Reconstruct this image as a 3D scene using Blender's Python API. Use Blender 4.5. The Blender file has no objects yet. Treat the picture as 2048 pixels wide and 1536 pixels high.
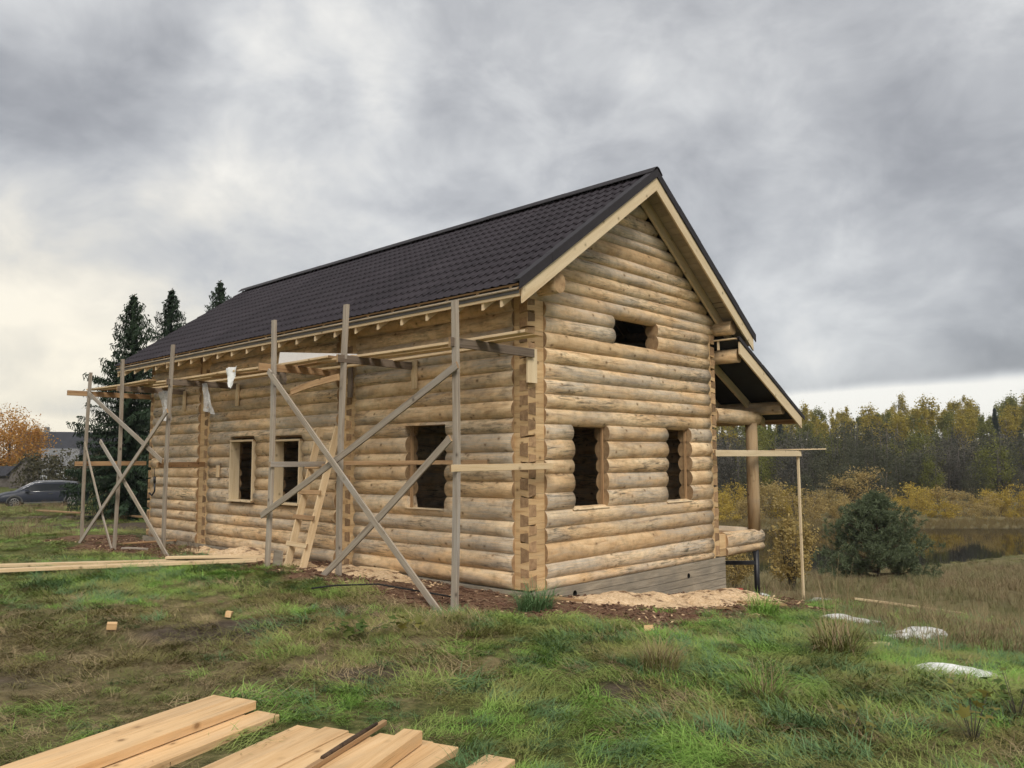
import bpy, bmesh, math, random
import numpy as np
from mathutils import Vector, Matrix
R = math.radians
rnd = random.Random(7)
nrg = np.random.default_rng(11)
scene = bpy.context.scene
col = scene.collection

# ---------------------------------------------------------------- camera
PITCH, ROLL, CAMZ = R(5.342), R(-0.217), 1.7775
cam_d = bpy.data.cameras.new('camera'); cam = bpy.data.objects.new('camera', cam_d); col.objects.link(cam)
fw = Vector((0, math.cos(PITCH), math.sin(PITCH))); r0 = Vector((1, 0, 0)); u0 = Vector((0, -math.sin(PITCH), math.cos(PITCH)))
rt = r0*math.cos(ROLL) + u0*math.sin(ROLL); up = -r0*math.sin(ROLL) + u0*math.cos(ROLL)
M = Matrix((rt, up, -fw)).transposed().to_4x4(); M.translation = (0, 0, CAMZ)
cam.matrix_world = M
cam_d.sensor_width = 36; cam_d.lens = 1595.5/2048*36; cam_d.clip_start = .05; cam_d.clip_end = 4000
scene.camera = cam

# ---------------------------------------------------------------- world: overcast sky
SUN_AZ, SUN_EL = R(170), R(46)          # azimuth from +Y towards +X
w = bpy.data.worlds.new('World'); scene.world = w; w.use_nodes = True
nt = w.node_tree; N = nt.nodes; Lk = nt.links; N.clear()
def nd(t, **k):
    n = N.new(t)
    for a, b in k.items(): setattr(n, a, b)
    return n
def math_n(op, a, b=None, c=None, clamp=False):
    n = N.new('ShaderNodeMath'); n.operation = op; n.use_clamp = clamp
    for i, s in enumerate((a, b, c)):
        if s is None: continue
        if isinstance(s, (int, float)): n.inputs[i].default_value = s
        else: Lk.new(s, n.inputs[i])
    return n.outputs[0]
def ramp_n(fac, stops, interp='EASE'):
    n = N.new('ShaderNodeValToRGB'); n.color_ramp.interpolation = interp
    e = n.color_ramp.elements
    while len(e) < len(stops): e.new(.5)
    for i, (p, c) in enumerate(stops): e[i].position = p; e[i].color = (*c, 1) if len(c) == 3 else c
    Lk.new(fac, n.inputs[0]); return n.outputs[0]
tc = nd('ShaderNodeTexCoord'); sep = nd('ShaderNodeSeparateXYZ'); Lk.new(tc.outputs['Generated'], sep.inputs[0])
X, Y, Z = sep.outputs
zc = math_n('MAXIMUM', Z, 0.0)
cmb = nd('ShaderNodeCombineXYZ'); Lk.new(X, cmb.inputs[0]); Lk.new(Y, cmb.inputs[1]); Lk.new(math_n('MULTIPLY', Z, 1.45), cmb.inputs[2])
def noise_w(scale, detail, rough, off, dist=0.):
    mp = nd('ShaderNodeMapping'); mp.inputs['Location'].default_value = off; Lk.new(cmb.outputs[0], mp.inputs[0])
    n = nd('ShaderNodeTexNoise'); n.inputs['Scale'].default_value = scale; n.inputs['Detail'].default_value = detail
    n.inputs['Roughness'].default_value = rough; n.inputs['Distortion'].default_value = dist
    Lk.new(mp.outputs[0], n.inputs['Vector']); return n.outputs[0]
big = noise_w(1.7, 2, .5, (3.1, 1.7, .3), .2); med = noise_w(3.4, 4, .52, (7.3, 2.2, 4.), .25); fine = noise_w(8., 5, .62, (1.3, 8.2, 2.), .35)
mixv = math_n('ADD', math_n('MULTIPLY', big, .42), math_n('ADD', math_n('MULTIPLY', med, .40), math_n('MULTIPLY', fine, .18)))
def smooth(e0, e1, v):
    n = N.new('ShaderNodeMapRange'); n.interpolation_type = 'SMOOTHSTEP'; n.inputs[1].default_value = e0; n.inputs[2].default_value = e1
    Lk.new(v, n.inputs[0]); return n.outputs[0]
hl = math_n('SQRT', math_n('ADD', math_n('MULTIPLY', X, X), math_n('MULTIPLY', Y, Y)))
azs = math_n('DIVIDE', X, math_n('MAXIMUM', hl, .001))      # sine of azimuth
wob = math_n('MULTIPLY', math_n('SUBTRACT', med, .5), .05)
el = math_n('ADD', Z, wob)
right = smooth(-.12, .32, azs); left = smooth(-.02, -.5, azs)
bank = math_n('MULTIPLY', math_n('MULTIPLY', smooth(.058, .080, math_n('SUBTRACT', el, math_n('MULTIPLY', azs, .03))), smooth(.50, .08, Z)), right)
strip = math_n('MULTIPLY', smooth(.078, .052, math_n('SUBTRACT', el, math_n('MULTIPLY', azs, .03))), 1.0)
glow = math_n('MULTIPLY', math_n('MULTIPLY', left, smooth(.46, .10, el)), 1.0)
val = math_n('ADD', mixv, math_n('MULTIPLY', bank, -.12))
val = math_n('ADD', val, math_n('MULTIPLY', strip, .14))
val = math_n('ADD', val, math_n('MULTIPLY', glow, .085), clamp=True)
cloud = ramp_n(val, [(.38, (.195, .200, .214)), (.445, (.28, .286, .30)), (.50, (.375, .381, .392)), (.55, (.485, .489, .493)), (.64, (.71, .695, .655))], 'LINEAR')
wm = nd('ShaderNodeMix'); wm.data_type = 'RGBA'; wm.blend_type = 'MULTIPLY'
Lk.new(math_n('MULTIPLY', glow, smooth(.48, .60, val)), wm.inputs[0]); Lk.new(cloud, wm.inputs[6]); wm.inputs[7].default_value = (1.05, .985, .86, 1)
bg1 = nd('ShaderNodeBackground'); Lk.new(wm.outputs[2], bg1.inputs[0]); bg1.inputs[1].default_value = .74
sky = nd('ShaderNodeTexSky'); sky.sky_type = 'NISHITA'; sky.sun_disc = False; sky.sun_elevation = SUN_EL; sky.sun_rotation = SUN_AZ
bg2 = nd('ShaderNodeBackground'); Lk.new(sky.outputs[0], bg2.inputs[0]); bg2.inputs[1].default_value = .08
ms = nd('ShaderNodeMixShader'); ms.inputs[0].default_value = .93
Lk.new(bg2.outputs[0], ms.inputs[1]); Lk.new(bg1.outputs[0], ms.inputs[2])
wo = nd('ShaderNodeOutputWorld'); Lk.new(ms.outputs[0], wo.inputs[0])

# ---------------------------------------------------------------- sun behind the cloud
sd = bpy.data.lights.new('sun', 'SUN'); sd.energy = 1.5; sd.angle = R(28); sd.color = (1, .95, .87)
so = bpy.data.objects.new('sun', sd); col.objects.link(so)
sdir = Vector((math.sin(SUN_AZ)*math.cos(SUN_EL), math.cos(SUN_AZ)*math.cos(SUN_EL), math.sin(SUN_EL)))
so.rotation_euler = (-sdir).to_track_quat('-Z', 'Y').to_euler(); so.location = sdir*60
vs = scene.view_settings; vs.view_transform = 'Standard'; vs.look = 'None'; vs.exposure = .95; vs.gamma = 1; vs.use_curve_mapping = False
cy = scene.cycles; cy.max_bounces = 5; cy.diffuse_bounces = 2; cy.glossy_bounces = 2; cy.transmission_bounces = 2; cy.transparent_max_bounces = 6; cy.use_adaptive_sampling = True; cy.adaptive_threshold = .02; cy.use_denoising = True; cy.denoising_prefilter = 'ACCURATE'; cy.denoising_input_passes = 'RGB_ALBEDO_NORMAL'; cy.sample_clamp_indirect = 3.; cy.use_light_tree = False; w.cycles.sampling_method = 'MANUAL'; w.cycles.sample_map_resolution = 512

# ---------------------------------------------------------------- frames and helpers
TH = R(46.9238); CX, CY = .217, 10.8; cT, sT = math.cos(TH), math.sin(TH)
WD, LN = 5.118, 12.16                      # gable width, house length
def HW(b, a, z=0.): return Vector((CX + b*cT - a*sT, CY + b*sT + a*cT, z))
def to_house(x, y): dx, dy = x-CX, y-CY; return dx*cT + dy*sT, -dx*sT + dy*cT
def ss(e0, e1, x):
    t = np.clip((np.asarray(x, float)-e0)/(e1-e0), 0, 1); return t*t*(3-2*t)
def vnoise(x, y, seed=0):
    x = np.asarray(x, float); y = np.asarray(y, float)
    xi = np.floor(x).astype(np.int64); yi = np.floor(y).astype(np.int64); fx = x-xi; fy = y-yi
    fx = fx*fx*(3-2*fx); fy = fy*fy*(3-2*fy)
    def h(i, j):
        n = (i*374761393 + j*668265263 + seed*974711) & 0x7fffffff
        n = ((n ^ (n >> 13))*1274126177) & 0x7fffffff
        return ((n ^ (n >> 16)) & 0xffff)/65535.
    return (h(xi, yi)*(1-fx)+h(xi+1, yi)*fx)*(1-fy) + (h(xi, yi+1)*(1-fx)+h(xi+1, yi+1)*fx)*fy
def fbm(x, y, s, o=4, seed=0):
    t = 0; amp = .5; tot = 0
    for i in range(o): t = t + amp*vnoise(np.asarray(x)/s, np.asarray(y)/s, seed+i); tot += amp; amp *= .5; s *= .5
    return t/tot
WATER_Z = -5.0
def terrain(x, y, relief=True):
    x = np.asarray(x, float); y = np.asarray(y, float)
    b, a = to_house(x, y)
    zB = np.interp(b, [-60, -12, -8, -3, -1.5, 0, 5.2, 6.6, 8.4, 14, 60], [.4, .2, .12, .09, .06, -.05, -.62, -.9, -1.2, -1.9, -5])
    sh = np.clip((47.5 + .62*(x-21)) - 55, -18, 40)*ss(25, 55, y)*(1-ss(66, 75, y))
    zY = np.interp(y-sh, [-60, 0, 10, 15, 20, 25, 35, 45, 55, 58, 65], [.3, .1, -.2, -.8, -1.55, -2.2, -3.3, -4.15, -4.98, -5.5, -5.7])
    zF = np.interp(y, [60, 74, 77.5, 84, 92, 110, 140, 200, 900], [-5.7, -5.6, -4.85, -4.3, -3.5, -2.2, .4, 5, 24])
    zY = zY*(1-ss(66, 75, y)) + zF*ss(66, 75, y)
    w = ss(12, 25, y); zR = zB*(1-w) + zY*w
    zL = np.interp(y, [-60, 0, 8, 13, 20, 48, 90, 200, 900], [.3, .1, .09, .05, -.15, -.95, -.6, .8, 8])
    wl = ss(-.05, -.30, x/np.maximum(y, 3.))
    z = zR*(1-wl) + zL*wl
    z = z - .13*np.exp(-((a+.1)**2 + (b+1.5)**2)/.5) + .06*np.exp(-((a-3.2)**2/5 + (b+1.6)**2/.6))
    if relief:
        near = 1-ss(30, 60, np.hypot(x, y))
        away = 1-np.exp(-(np.maximum(0, np.maximum(-b, b-5.3))**2 + np.maximum(0, np.maximum(-a, a-12.2))**2)/.6)
        away = away*(1-np.exp(-(((x+1.5)/1.0)**2+((y-4.9)/1.1)**2)))*(1-np.exp(-(((x+2.6)/1.0)**2+((y-4.3)/1.2)**2)))
        amp = .15*near*(.25+.75*away)
        z = z + amp*(fbm(x, y, 1.7, 4, 3)-.5) + .085*near*away*(fbm(x, y, .5, 3, 9)-.5) + .5*(1-near)*(fbm(x, y, 25, 3, 5)-.5)*ss(30, 50, np.abs(y-68))*(1-np.exp(-((x+28)**2+(y-48)**2)/500))
    return z
def gz(x, y): return float(terrain(np.array([x]), np.array([y]))[0])

def np_mesh(name, v, f, mats=(), midx=None, smooth=False):
    me = bpy.data.meshes.new(name); v = np.asarray(v, np.float32).reshape(-1, 3)
    if isinstance(f, np.ndarray):
        k = f.shape[1]; me.vertices.add(len(v)); me.vertices.foreach_set('co', v.ravel())
        me.loops.add(f.size); me.loops.foreach_set('vertex_index', f.astype(np.int32).ravel())
        me.polygons.add(len(f)); me.polygons.foreach_set('loop_start', np.arange(0, f.size, k, dtype=np.int32))
        me.polygons.foreach_set('loop_total', np.full(len(f), k, np.int32))
        me.update(calc_edges=True)
    else: me.from_pydata(v.tolist(), [], f)
    for m in mats: me.materials.append(m)
    if midx is not None: me.polygons.foreach_set('material_index', np.asarray(midx, np.int32))
    if smooth is True: me.polygons.foreach_set('use_smooth', np.ones(len(me.polygons), bool))
    elif smooth is not False: me.polygons.foreach_set('use_smooth', np.asarray(smooth, bool))
    me.update(); return me
def link(name, me, parent=None, mat=None):
    o = bpy.data.objects.new(name, me); col.objects.link(o)
    if parent is not None: o.parent = parent
    if mat is not None: o.matrix_local = mat
    return o
def tag(o, label=None, cat=None, group=None, kind=None):
    if label: o['label'] = label
    if cat: o['category'] = cat
    if group: o['group'] = group
    if kind: o['kind'] = kind
    return o
OFF = {}
def empty(name, loc, rz=0., house=False):
    o = bpy.data.objects.new(name, None); col.objects.link(o); o.empty_display_size = .2
    if house:                       # loc in house coordinates (b, a, z)
        o.location = HW(*loc); o.rotation_euler = (0, 0, TH); OFF[o] = Vector(loc)
    else: o.location = loc; o.rotation_euler = (0, 0, rz); OFF[o] = None
    return o
class MB:
    def __init__(s): s.v = []; s.f = []; s.m = []; s.s = []
    def add(s, v, f, m=0, sm=False):
        o = len(s.v); s.v += [tuple(q) for q in v]
        for q in f: s.f.append(tuple(i+o for i in q)); s.m.append(m); s.s.append(sm)
    def box(s, x0, x1, y0, y1, z0, z1, m=0, T=None):
        v = [Vector(q) for q in ((x0,y0,z0),(x1,y0,z0),(x1,y1,z0),(x0,y1,z0),(x0,y0,z1),(x1,y0,z1),(x1,y1,z1),(x0,y1,z1))]
        if T is not None: v = [T @ q for q in v]
        s.add(v, [(0,3,2,1),(4,5,6,7),(0,1,5,4),(1,2,6,5),(2,3,7,6),(3,0,4,7)], m)
    def rings(s, rs, m=0, sm=True, cap0=None, cap1=None, closed=True):
        o = len(s.v); n = len(rs[0])
        for r in rs: s.v += [tuple(q) for q in r]
        for i in range(len(rs)-1):
            for j in range(n if closed else n-1):
                k = (j+1) % n; s.f.append((o+i*n+j, o+i*n+k, o+(i+1)*n+k, o+(i+1)*n+j)); s.m.append(m[i] if isinstance(m, list) else m); s.s.append(sm[i] if isinstance(sm, list) else sm)
        if cap0 is not None: s.f.append(tuple(o+j for j in range(n))[::-1]); s.m.append(cap0); s.s.append(False)
        if cap1 is not None: s.f.append(tuple(o+(len(rs)-1)*n+j for j in range(n))); s.m.append(cap1); s.s.append(False)
    def tube(s, pts, rad, n=8, m=0, caps=True):
        rs = []
        for i, p in enumerate(pts):
            p = Vector(p); d = (Vector(pts[min(i+1, len(pts)-1)]) - Vector(pts[max(i-1, 0)])).normalized()
            e = d.orthogonal().normalized() if abs(d.z) > .9 else Vector((0, 0, 1)).cross(d).normalized(); g = d.cross(e)
            r = rad[i] if isinstance(rad, (list, tuple)) else rad
            rs.append([p + e*r*math.cos(2*math.pi*j/n) + g*r*math.sin(2*math.pi*j/n) for j in range(n)])
        s.rings(rs, m, True, m if caps else None, m if caps else None)
    def mesh(s, name, mats): return np_mesh(name, s.v, s.f, mats, s.m, s.s)
    def build(s, name, mats, parent=None, mat=None): return link(name, s.mesh(name, mats), parent, mat)
def frame(p0, xd, zd):
    x = Vector(xd).normalized(); z = Vector(zd); z = (z - x*z.dot(x)).normalized(); y = z.cross(x)
    m = Matrix((x, y, z)).transposed().to_4x4(); m.translation = p0; return m
_bm = {}
def board_mesh(L, w, t, mat, bev=.004, seed=0, bow=0.):
    key = (round(L, 3), round(w, 3), round(t, 3), mat.name, bev, seed)
    if key in _bm: return _bm[key]
    n = 2 if bow == 0 else 7; rr = random.Random(seed+1); rs = []
    hw, ht = w/2, t/2; e = min(bev, ht*.5)
    pr = [(-hw+e, -ht), (hw-e, -ht), (hw, -ht+e), (hw, ht-e), (hw-e, ht), (-hw+e, ht), (-hw, ht-e), (-hw, -ht+e)]
    for i in range(n):
        x = L*i/(n-1); dz = bow*math.sin(math.pi*i/(n-1)); dy = bow*.5*math.sin(math.pi*i/(n-1)*1.3)
        rs.append([Vector((x, y+dy, z+dz)) for y, z in pr])
    b = MB(); b.rings(rs, 0, False, 1, 1)
    me = b.mesh('board', [mat, MAT['end_grain']]); _bm[key] = me; return me
def board(name, p0, p1, w, t, nrm, mat, parent=None, bev=.004, seed=0, bow=0.):
    """p0-p1 centre line (house coordinates when the parent is a house frame), w width, t thickness along nrm"""
    p0 = Vector(p0); p1 = Vector(p1)
    if parent is not None and OFF.get(parent) is not None: p0 = p0-OFF[parent]; p1 = p1-OFF[parent]
    me = board_mesh((p1-p0).length, w, t, mat, bev, seed, bow)
    return link(name, me, parent, frame(p0, p1-p0, nrm))
# ---------------------------------------------------------------- materials
MAT = {}
def newmat(name):
    m = bpy.data.materials.new(name); m.use_nodes = True; MAT[name] = m
    t = m.node_tree; return m, t, t.nodes, t.links, t.nodes['Principled BSDF']
class G:
    """small node-graph helper"""
    def __init__(s, name, rough=.8, spec=.25):
        s.m, s.t, s.n, s.l, s.p = newmat(name); s.p.inputs['Roughness'].default_value = rough; s.p.inputs['Specular IOR Level'].default_value = spec
    def new(s, t, **k):
        n = s.n.new(t)
        for a, b in k.items(): setattr(n, a, b)
        return n
    def put(s, sock, v):
        if hasattr(v, 'is_linked') or hasattr(v, 'links'): s.l.new(v, sock)
        else: sock.default_value = v
    def coords(s, kind='Object', scale=(1, 1, 1), loc=(0, 0, 0), rand=True):
        t = s.new('ShaderNodeTexCoord'); mp = s.new('ShaderNodeMapping'); mp.inputs['Scale'].default_value = scale; mp.inputs['Location'].default_value = loc
        src = t.outputs[kind] if kind != 'World' else s.new('ShaderNodeNewGeometry').outputs['Position']
        if rand and kind == 'Object':
            oi = s.new('ShaderNodeObjectInfo'); mu = s.new('ShaderNodeVectorMath', operation='MULTIPLY'); s.l.new(oi.outputs['Random'], mu.inputs[0]); mu.inputs[1].default_value = (37.1, 53.7, 91.3)
            ad = s.new('ShaderNodeVectorMath', operation='ADD'); s.l.new(src, ad.inputs[0]); s.l.new(mu.outputs[0], ad.inputs[1]); src = ad.outputs[0]
        s.l.new(src, mp.inputs[0]); return mp.outputs[0]
    def noise(s, vec, scale=5, detail=4, rough=.55, dist=0.):
        n = s.new('ShaderNodeTexNoise'); s.l.new(vec, n.inputs['Vector']); n.inputs['Scale'].default_value = scale; n.inputs['Detail'].default_value = detail
        n.inputs['Roughness'].default_value = rough; n.inputs['Distortion'].default_value = dist; return n.outputs[0]
    def voro(s, vec, scale=5, feature='F1'):
        n = s.new('ShaderNodeTexVoronoi', feature=feature); s.l.new(vec, n.inputs['Vector']); n.inputs['Scale'].default_value = scale; return n.outputs['Distance']
    def ramp(s, fac, stops, interp='LINEAR'):
        n = s.new('ShaderNodeValToRGB'); n.color_ramp.interpolation = interp; e = n.color_ramp.elements
        while len(e) < len(stops): e.new(.5)
        for i, (p, c) in enumerate(stops): e[i].position = p; e[i].color = (*c, 1) if not isinstance(c, (int, float)) else (c, c, c, 1)
        s.l.new(fac, n.inputs[0]); return n.outputs[0]
    def mix(s, fac, a, b, mode='MIX'):
        n = s.new('ShaderNodeMix', data_type='RGBA', blend_type=mode); s.put(n.inputs[0], fac)
        for i, q in ((6, a), (7, b)):
            if isinstance(q, tuple): n.inputs[i].default_value = (*q, 1) if len(q) == 3 else q
            else: s.l.new(q, n.inputs[i])
        return n.outputs[2]
    def math(s, op, a, b=None, clamp=False):
        n = s.new('ShaderNodeMath', operation=op); n.use_clamp = clamp; s.put(n.inputs[0], a)
        if b is not None: s.put(n.inputs[1], b)
        return n.outputs[0]
    def rnd(s): return s.new('ShaderNodeObjectInfo').outputs['Random']
    def attr(s, name): return s.new('ShaderNodeAttribute', attribute_name=name).outputs['Fac']
    def bump(s, h, strength=.3, dist=.01):
        b = s.new('ShaderNodeBump'); b.inputs['Strength'].default_value = strength; b.inputs['Distance'].default_value = dist; s.l.new(h, b.inputs['Height']); s.l.new(b.outputs[0], s.p.inputs['Normal'])
    def color(s, c):
        s.put(s.p.inputs['Base Color'], c if not isinstance(c, tuple) else (*c, 1)); return s.m
def flat(name, c, rough=.7, metal=0., spec=.3, var=.15, scale=6):
    g = G(name, rough, spec); g.p.inputs['Metallic'].default_value = metal
    n = g.noise(g.coords(), scale, 5, .6)
    k = g.ramp(n, [(.3, tuple(q*(1-var) for q in c)), (.7, tuple(min(1, q*(1+var)) for q in c))]); g.bump(n, .15, .004); return g.color(k)

def wood(name, light, mid, dark, grey=None, greyamt=.3, knots=True, grain=(1.2, 16, 16), bumpd=.006, rough=.72, spec=.2, valvar=.22, tone=None, gthr=.56, mold=0.):
    g = G(name, rough, spec)
    co = g.coords(scale=grain); n1 = g.noise(co, 1.6, 5, .62, .5)
    lo = g.coords(scale=(.55, 2.2, 2.2), loc=(5, 3, 1)); n2 = g.noise(lo, 1.3, 5, .6, .3)
    c = g.ramp(n1, [(.28, dark), (.46, mid), (.70, light)])
    if tone:
        tn = g.noise(g.coords(scale=(.5, 1.6, 1.6), loc=(11, 2, 7)), 1.2, 4, .6); c = g.mix(g.ramp(tn, [(.40, 0), (.66, .75)]), c, tone)
    if grey:
        per = g.math('MULTIPLY', g.rnd(), .16)
        msk = g.ramp(g.math('ADD', n2, per), [(gthr, 0), (gthr+.20, 1)])
        st = g.noise(g.coords(scale=(1.1, 22, 22), loc=(2, 9, 4)), 2.2, 5, .7)
        msk = g.math('MULTIPLY', g.math('MULTIPLY', msk, g.ramp(st, [(.32, .35), (.62, 1)])), greyamt)
        c = g.mix(msk, c, grey)
    if mold:
        mo = g.noise(g.coords(scale=(1.6, 12, 12), loc=(4, 6, 2)), 2.0, 5, .75, .6); pm = g.ramp(g.noise(g.coords(scale=(.35, .6, .6), loc=(8, 1, 3)), 1.5, 2, .5), [(.46, 0), (.62, 1)])
        c = g.mix(g.math('MULTIPLY', g.math('MULTIPLY', g.ramp(mo, [(.50, 0), (.64, 1)]), pm), mold), c, (.085, .078, .055))
    if knots:
        kv = g.voro(g.coords(scale=(1, 1.15, 1.15), loc=(1, 4, 8)), 4.6); kk = g.ramp(kv, [(.07, 1), (.12, .35), (.21, 0)])
        c = g.mix(g.math('MULTIPLY', kk, .85), c, tuple(q*.45 for q in dark))
    cr = g.noise(g.coords(scale=(.5, 45, 45), loc=(3, 3, 9)), 1.6, 3, .6); crk = g.ramp(cr, [(.27, 1), (.34, 0)])
    c = g.mix(g.math('MULTIPLY', crk, .6), c, tuple(q*.4 for q in dark))
    if mold:
        bl = g.noise(g.coords(scale=(4.5, 5, 5), loc=(6, 1, 5)), 1.6, 4, .65); c = g.mix(1., c, g.new_val(g.ramp(bl, [(.30, .74), (.50, 1.0), (.70, 1.10)])), 'MULTIPLY')
    v = g.math('ADD', g.math('MULTIPLY', g.rnd(), valvar*2), 1-valvar)
    c = g.mix(1., c, g.new_val(v), 'MULTIPLY')
    g.bump(g.math('SUBTRACT', g.math('ADD', n1, g.math('MULTIPLY', n2, .6)), g.math('MULTIPLY', crk, .8)), .55, bumpd)
    return g.color(c)
def _new_val(s, v):
    n = s.new('ShaderNodeCombineColor')
    for i in range(3): s.l.new(v, n.inputs[i])
    return n.outputs[0]
G.new_val = _new_val
wood('log_wood', (.83, .64, .40), (.715, .51, .295), (.39, .24, .12), grey=(.36, .33, .28), greyamt=.85, grain=(1.3, 8, 8), bumpd=.016, valvar=.13, tone=(.52, .33, .165), gthr=.50, mold=.85)
wood('hewn_wood', (.64, .455, .25), (.55, .365, .185), (.38, .22, .10), grey=None, grain=(1.0, 8, 8), valvar=.2)
wood('fresh_board', (.72, .56, .355), (.65, .48, .285), (.52, .35, .185), knots=True, grain=(.8, 12, 12), bumpd=.002, valvar=.08)
wood('planed_board', (.74, .60, .40), (.68, .535, .34), (.58, .43, .25), knots=True, grain=(.6, 9, 9), bumpd=.0015, valvar=.06)
wood('lumber', (.78, .54, .30), (.70, .455, .23), (.52, .30, .135), knots=True, grain=(.8, 11, 11), bumpd=.004, valvar=.10, grey=(.38, .27, .165), greyamt=.55, gthr=.54)
wood('grey_board', (.40, .345, .275), (.32, .265, .205), (.20, .155, .115), grey=(.34, .325, .305), greyamt=.7, grain=(.9, 18, 18), bumpd=.006, valvar=.14)
wood('dark_board', (.22, .17, .125), (.16, .12, .088), (.085, .062, .045), grain=(.9, 16, 16), bumpd=.005, valvar=.2)
wood('brown_board', (.46, .30, .16), (.37, .225, .115), (.22, .125, .06), grain=(.9, 14, 14), bumpd=.004, valvar=.15)
wood('post_log', (.50, .37, .22), (.42, .29, .16), (.28, .18, .09), grey=(.27, .24, .20), greyamt=.5, grain=(9, 9, 1.0), bumpd=.006)
wood('bark', (.13, .085, .055), (.085, .055, .036), (.04, .027, .018), knots=False, grain=(3, 14, 14), bumpd=.02)
# end grain: growth rings round the log's own axis
g = G('end_grain', .85, .15); co = g.coords(rand=False); wv = g.new('ShaderNodeTexWave', wave_type='RINGS', rings_direction='X'); g.l.new(co, wv.inputs['Vector'])
wv.inputs['Scale'].default_value = 22; wv.inputs['Distortion'].default_value = 2.5; wv.inputs['Detail'].default_value = 2
nn = g.noise(g.coords(scale=(6, 6, 6)), 2, 5, .6)
c = g.ramp(nn, [(.3, (.27, .165, .085)), (.7, (.47, .32, .175))]); c = g.mix(g.math('MULTIPLY', wv.outputs[0], .35), c, (.26, .155, .08)); g.bump(nn, .4, .004)
c = g.mix(1., c, g.new_val(g.math('ADD', g.math('MULTIPLY', g.rnd(), .5), .68)), 'MULTIPLY'); g.color(c)
g = G('tail_end', .9, .12); nn = g.noise(g.coords(scale=(5, 5, 5)), 3, 5, .65); sp = g.noise(g.coords(scale=(1, 40, 6)), 2, 3, .6)
c = g.ramp(nn, [(.3, (.24, .145, .078)), (.7, (.43, .28, .155))]); c = g.mix(g.ramp(sp, [(.25, .6), (.4, 0)]), c, (.09, .055, .03)); g.bump(nn, .5, .005)
c = g.mix(1., c, g.new_val(g.math('ADD', g.math('MULTIPLY', g.rnd(), .7), .6)), 'MULTIPLY'); g.color(c)
# concrete cast against boards
g = G('concrete', .9, .2); co = g.coords('Object', rand=False); sepn = g.new('ShaderNodeSeparateXYZ'); g.l.new(co, sepn.inputs[0])
zz = g.math('MULTIPLY', sepn.outputs[2], 8.2); fr = g.math('FRACT', zz); row = g.math('FLOOR', zz)
wn = g.new('ShaderNodeTexWhiteNoise', noise_dimensions='1D'); g.l.new(row, wn.inputs['W'])
n1 = g.noise(g.coords('Object', (1.4, 3, 14), rand=False), 2, 6, .65); n2 = g.noise(g.coords('Object', (1, 1, 1), rand=False), 1.6, 5, .6)
c = g.ramp(n1, [(.25, (.22, .185, .135)), (.55, (.38, .325, .245)), (.8, (.48, .42, .33))]); c = g.mix(g.ramp(n2, [(.45, 0), (.7, .6)]), c, (.20, .185, .155))
c = g.mix(1., c, g.new_val(g.math('ADD', g.math('MULTIPLY', wn.outputs[0], .28), .84)), 'MULTIPLY')
ln = g.ramp(fr, [(.0, 1), (.06, 0), (.95, 0), (1., 1)]); c = g.mix(g.math('MULTIPLY', ln, .5), c, (.08, .075, .065))
g.bump(g.math('SUBTRACT', n1, g.math('MULTIPLY', ln, .8)), .7, .012); g.color(c)
# dark chocolate coated roofing steel
g = G('roof_metal', .62, .18); n1 = g.noise(g.coords('Object', (1, 1, 1)), 1.4, 5, .6); n2 = g.noise(g.coords('Object', (1, 1, 1)), 30, 3, .6)
c = g.ramp(n1, [(.3, (.025, .020, .024)), (.7, (.038, .031, .036))]); c = g.mix(1., c, g.new_val(g.math('ADD', g.math('MULTIPLY', g.rnd(), .28), .86)), 'MULTIPLY'); g.bump(n2, .12, .002); g.color(c)
flat('dark_trim', (.030, .026, .028), .55, spec=.22); flat('drip_metal', (.115, .115, .12), .5, spec=.45); flat('membrane', (.03, .03, .032), .9)
flat('black_steel', (.012, .012, .014), .45, spec=.45); flat('dark_void', (.012, .011, .010), .95)
flat('soffit', (.34, .28, .20), .85, var=.25, scale=3)
# ground: soil, grass litter, bark mulch and sawdust kept in vertex attributes
g = G('ground_soil', .95, .1); cw = g.coords('World'); n1 = g.noise(cw, 1.1, 6, .62); n2 = g.noise(cw, 9, 6, .65); n3 = g.noise(cw, 42, 4, .6)
turf = g.ramp(n2, [(.30, (.040, .046, .016)), (.48, (.085, .098, .030)), (.62, (.13, .135, .045)), (.78, (.20, .17, .08))])
dry = g.ramp(n2, [(.3, (.075, .058, .030)), (.5, (.15, .12, .06)), (.72, (.25, .20, .105))])
mud = g.ramp(n2, [(.3, (.045, .034, .025)), (.55, (.095, .073, .053)), (.75, (.16, .125, .088))])
mul = g.ramp(n3, [(.28, (.060, .031, .020)), (.46, (.14, .075, .046)), (.60, (.22, .14, .088)), (.72, (.42, .31, .20))])
sawc = g.ramp(n3, [(.28, (.34, .22, .12)), (.5, (.56, .41, .26)), (.7, (.70, .55, .38))])
mead = g.ramp(g.noise(cw, .35, 6, .65), [(.32, (.105, .105, .045)), (.5, (.165, .14, .068)), (.66, (.22, .17, .09))])
def lim(a, lo=.30, hi=.62):
    nz = g.math('MULTIPLY', g.math('SUBTRACT', n2, .5), .5); return g.ramp(g.math('ADD', g.attr(a), nz), [(lo, 0), (hi, 1)])
c = g.mix(lim('dry'), turf, dry); c = g.mix(g.attr('mead'), c, mead); c = g.mix(lim('mud'), c, mud); c = g.mix(lim('mulch'), c, mul); c = g.mix(lim('saw', .42, .6), c, sawc)
g.bump(g.math('ADD', n2, g.math('MULTIPLY', n3, .6)), .8, .035); g.color(c)
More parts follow.
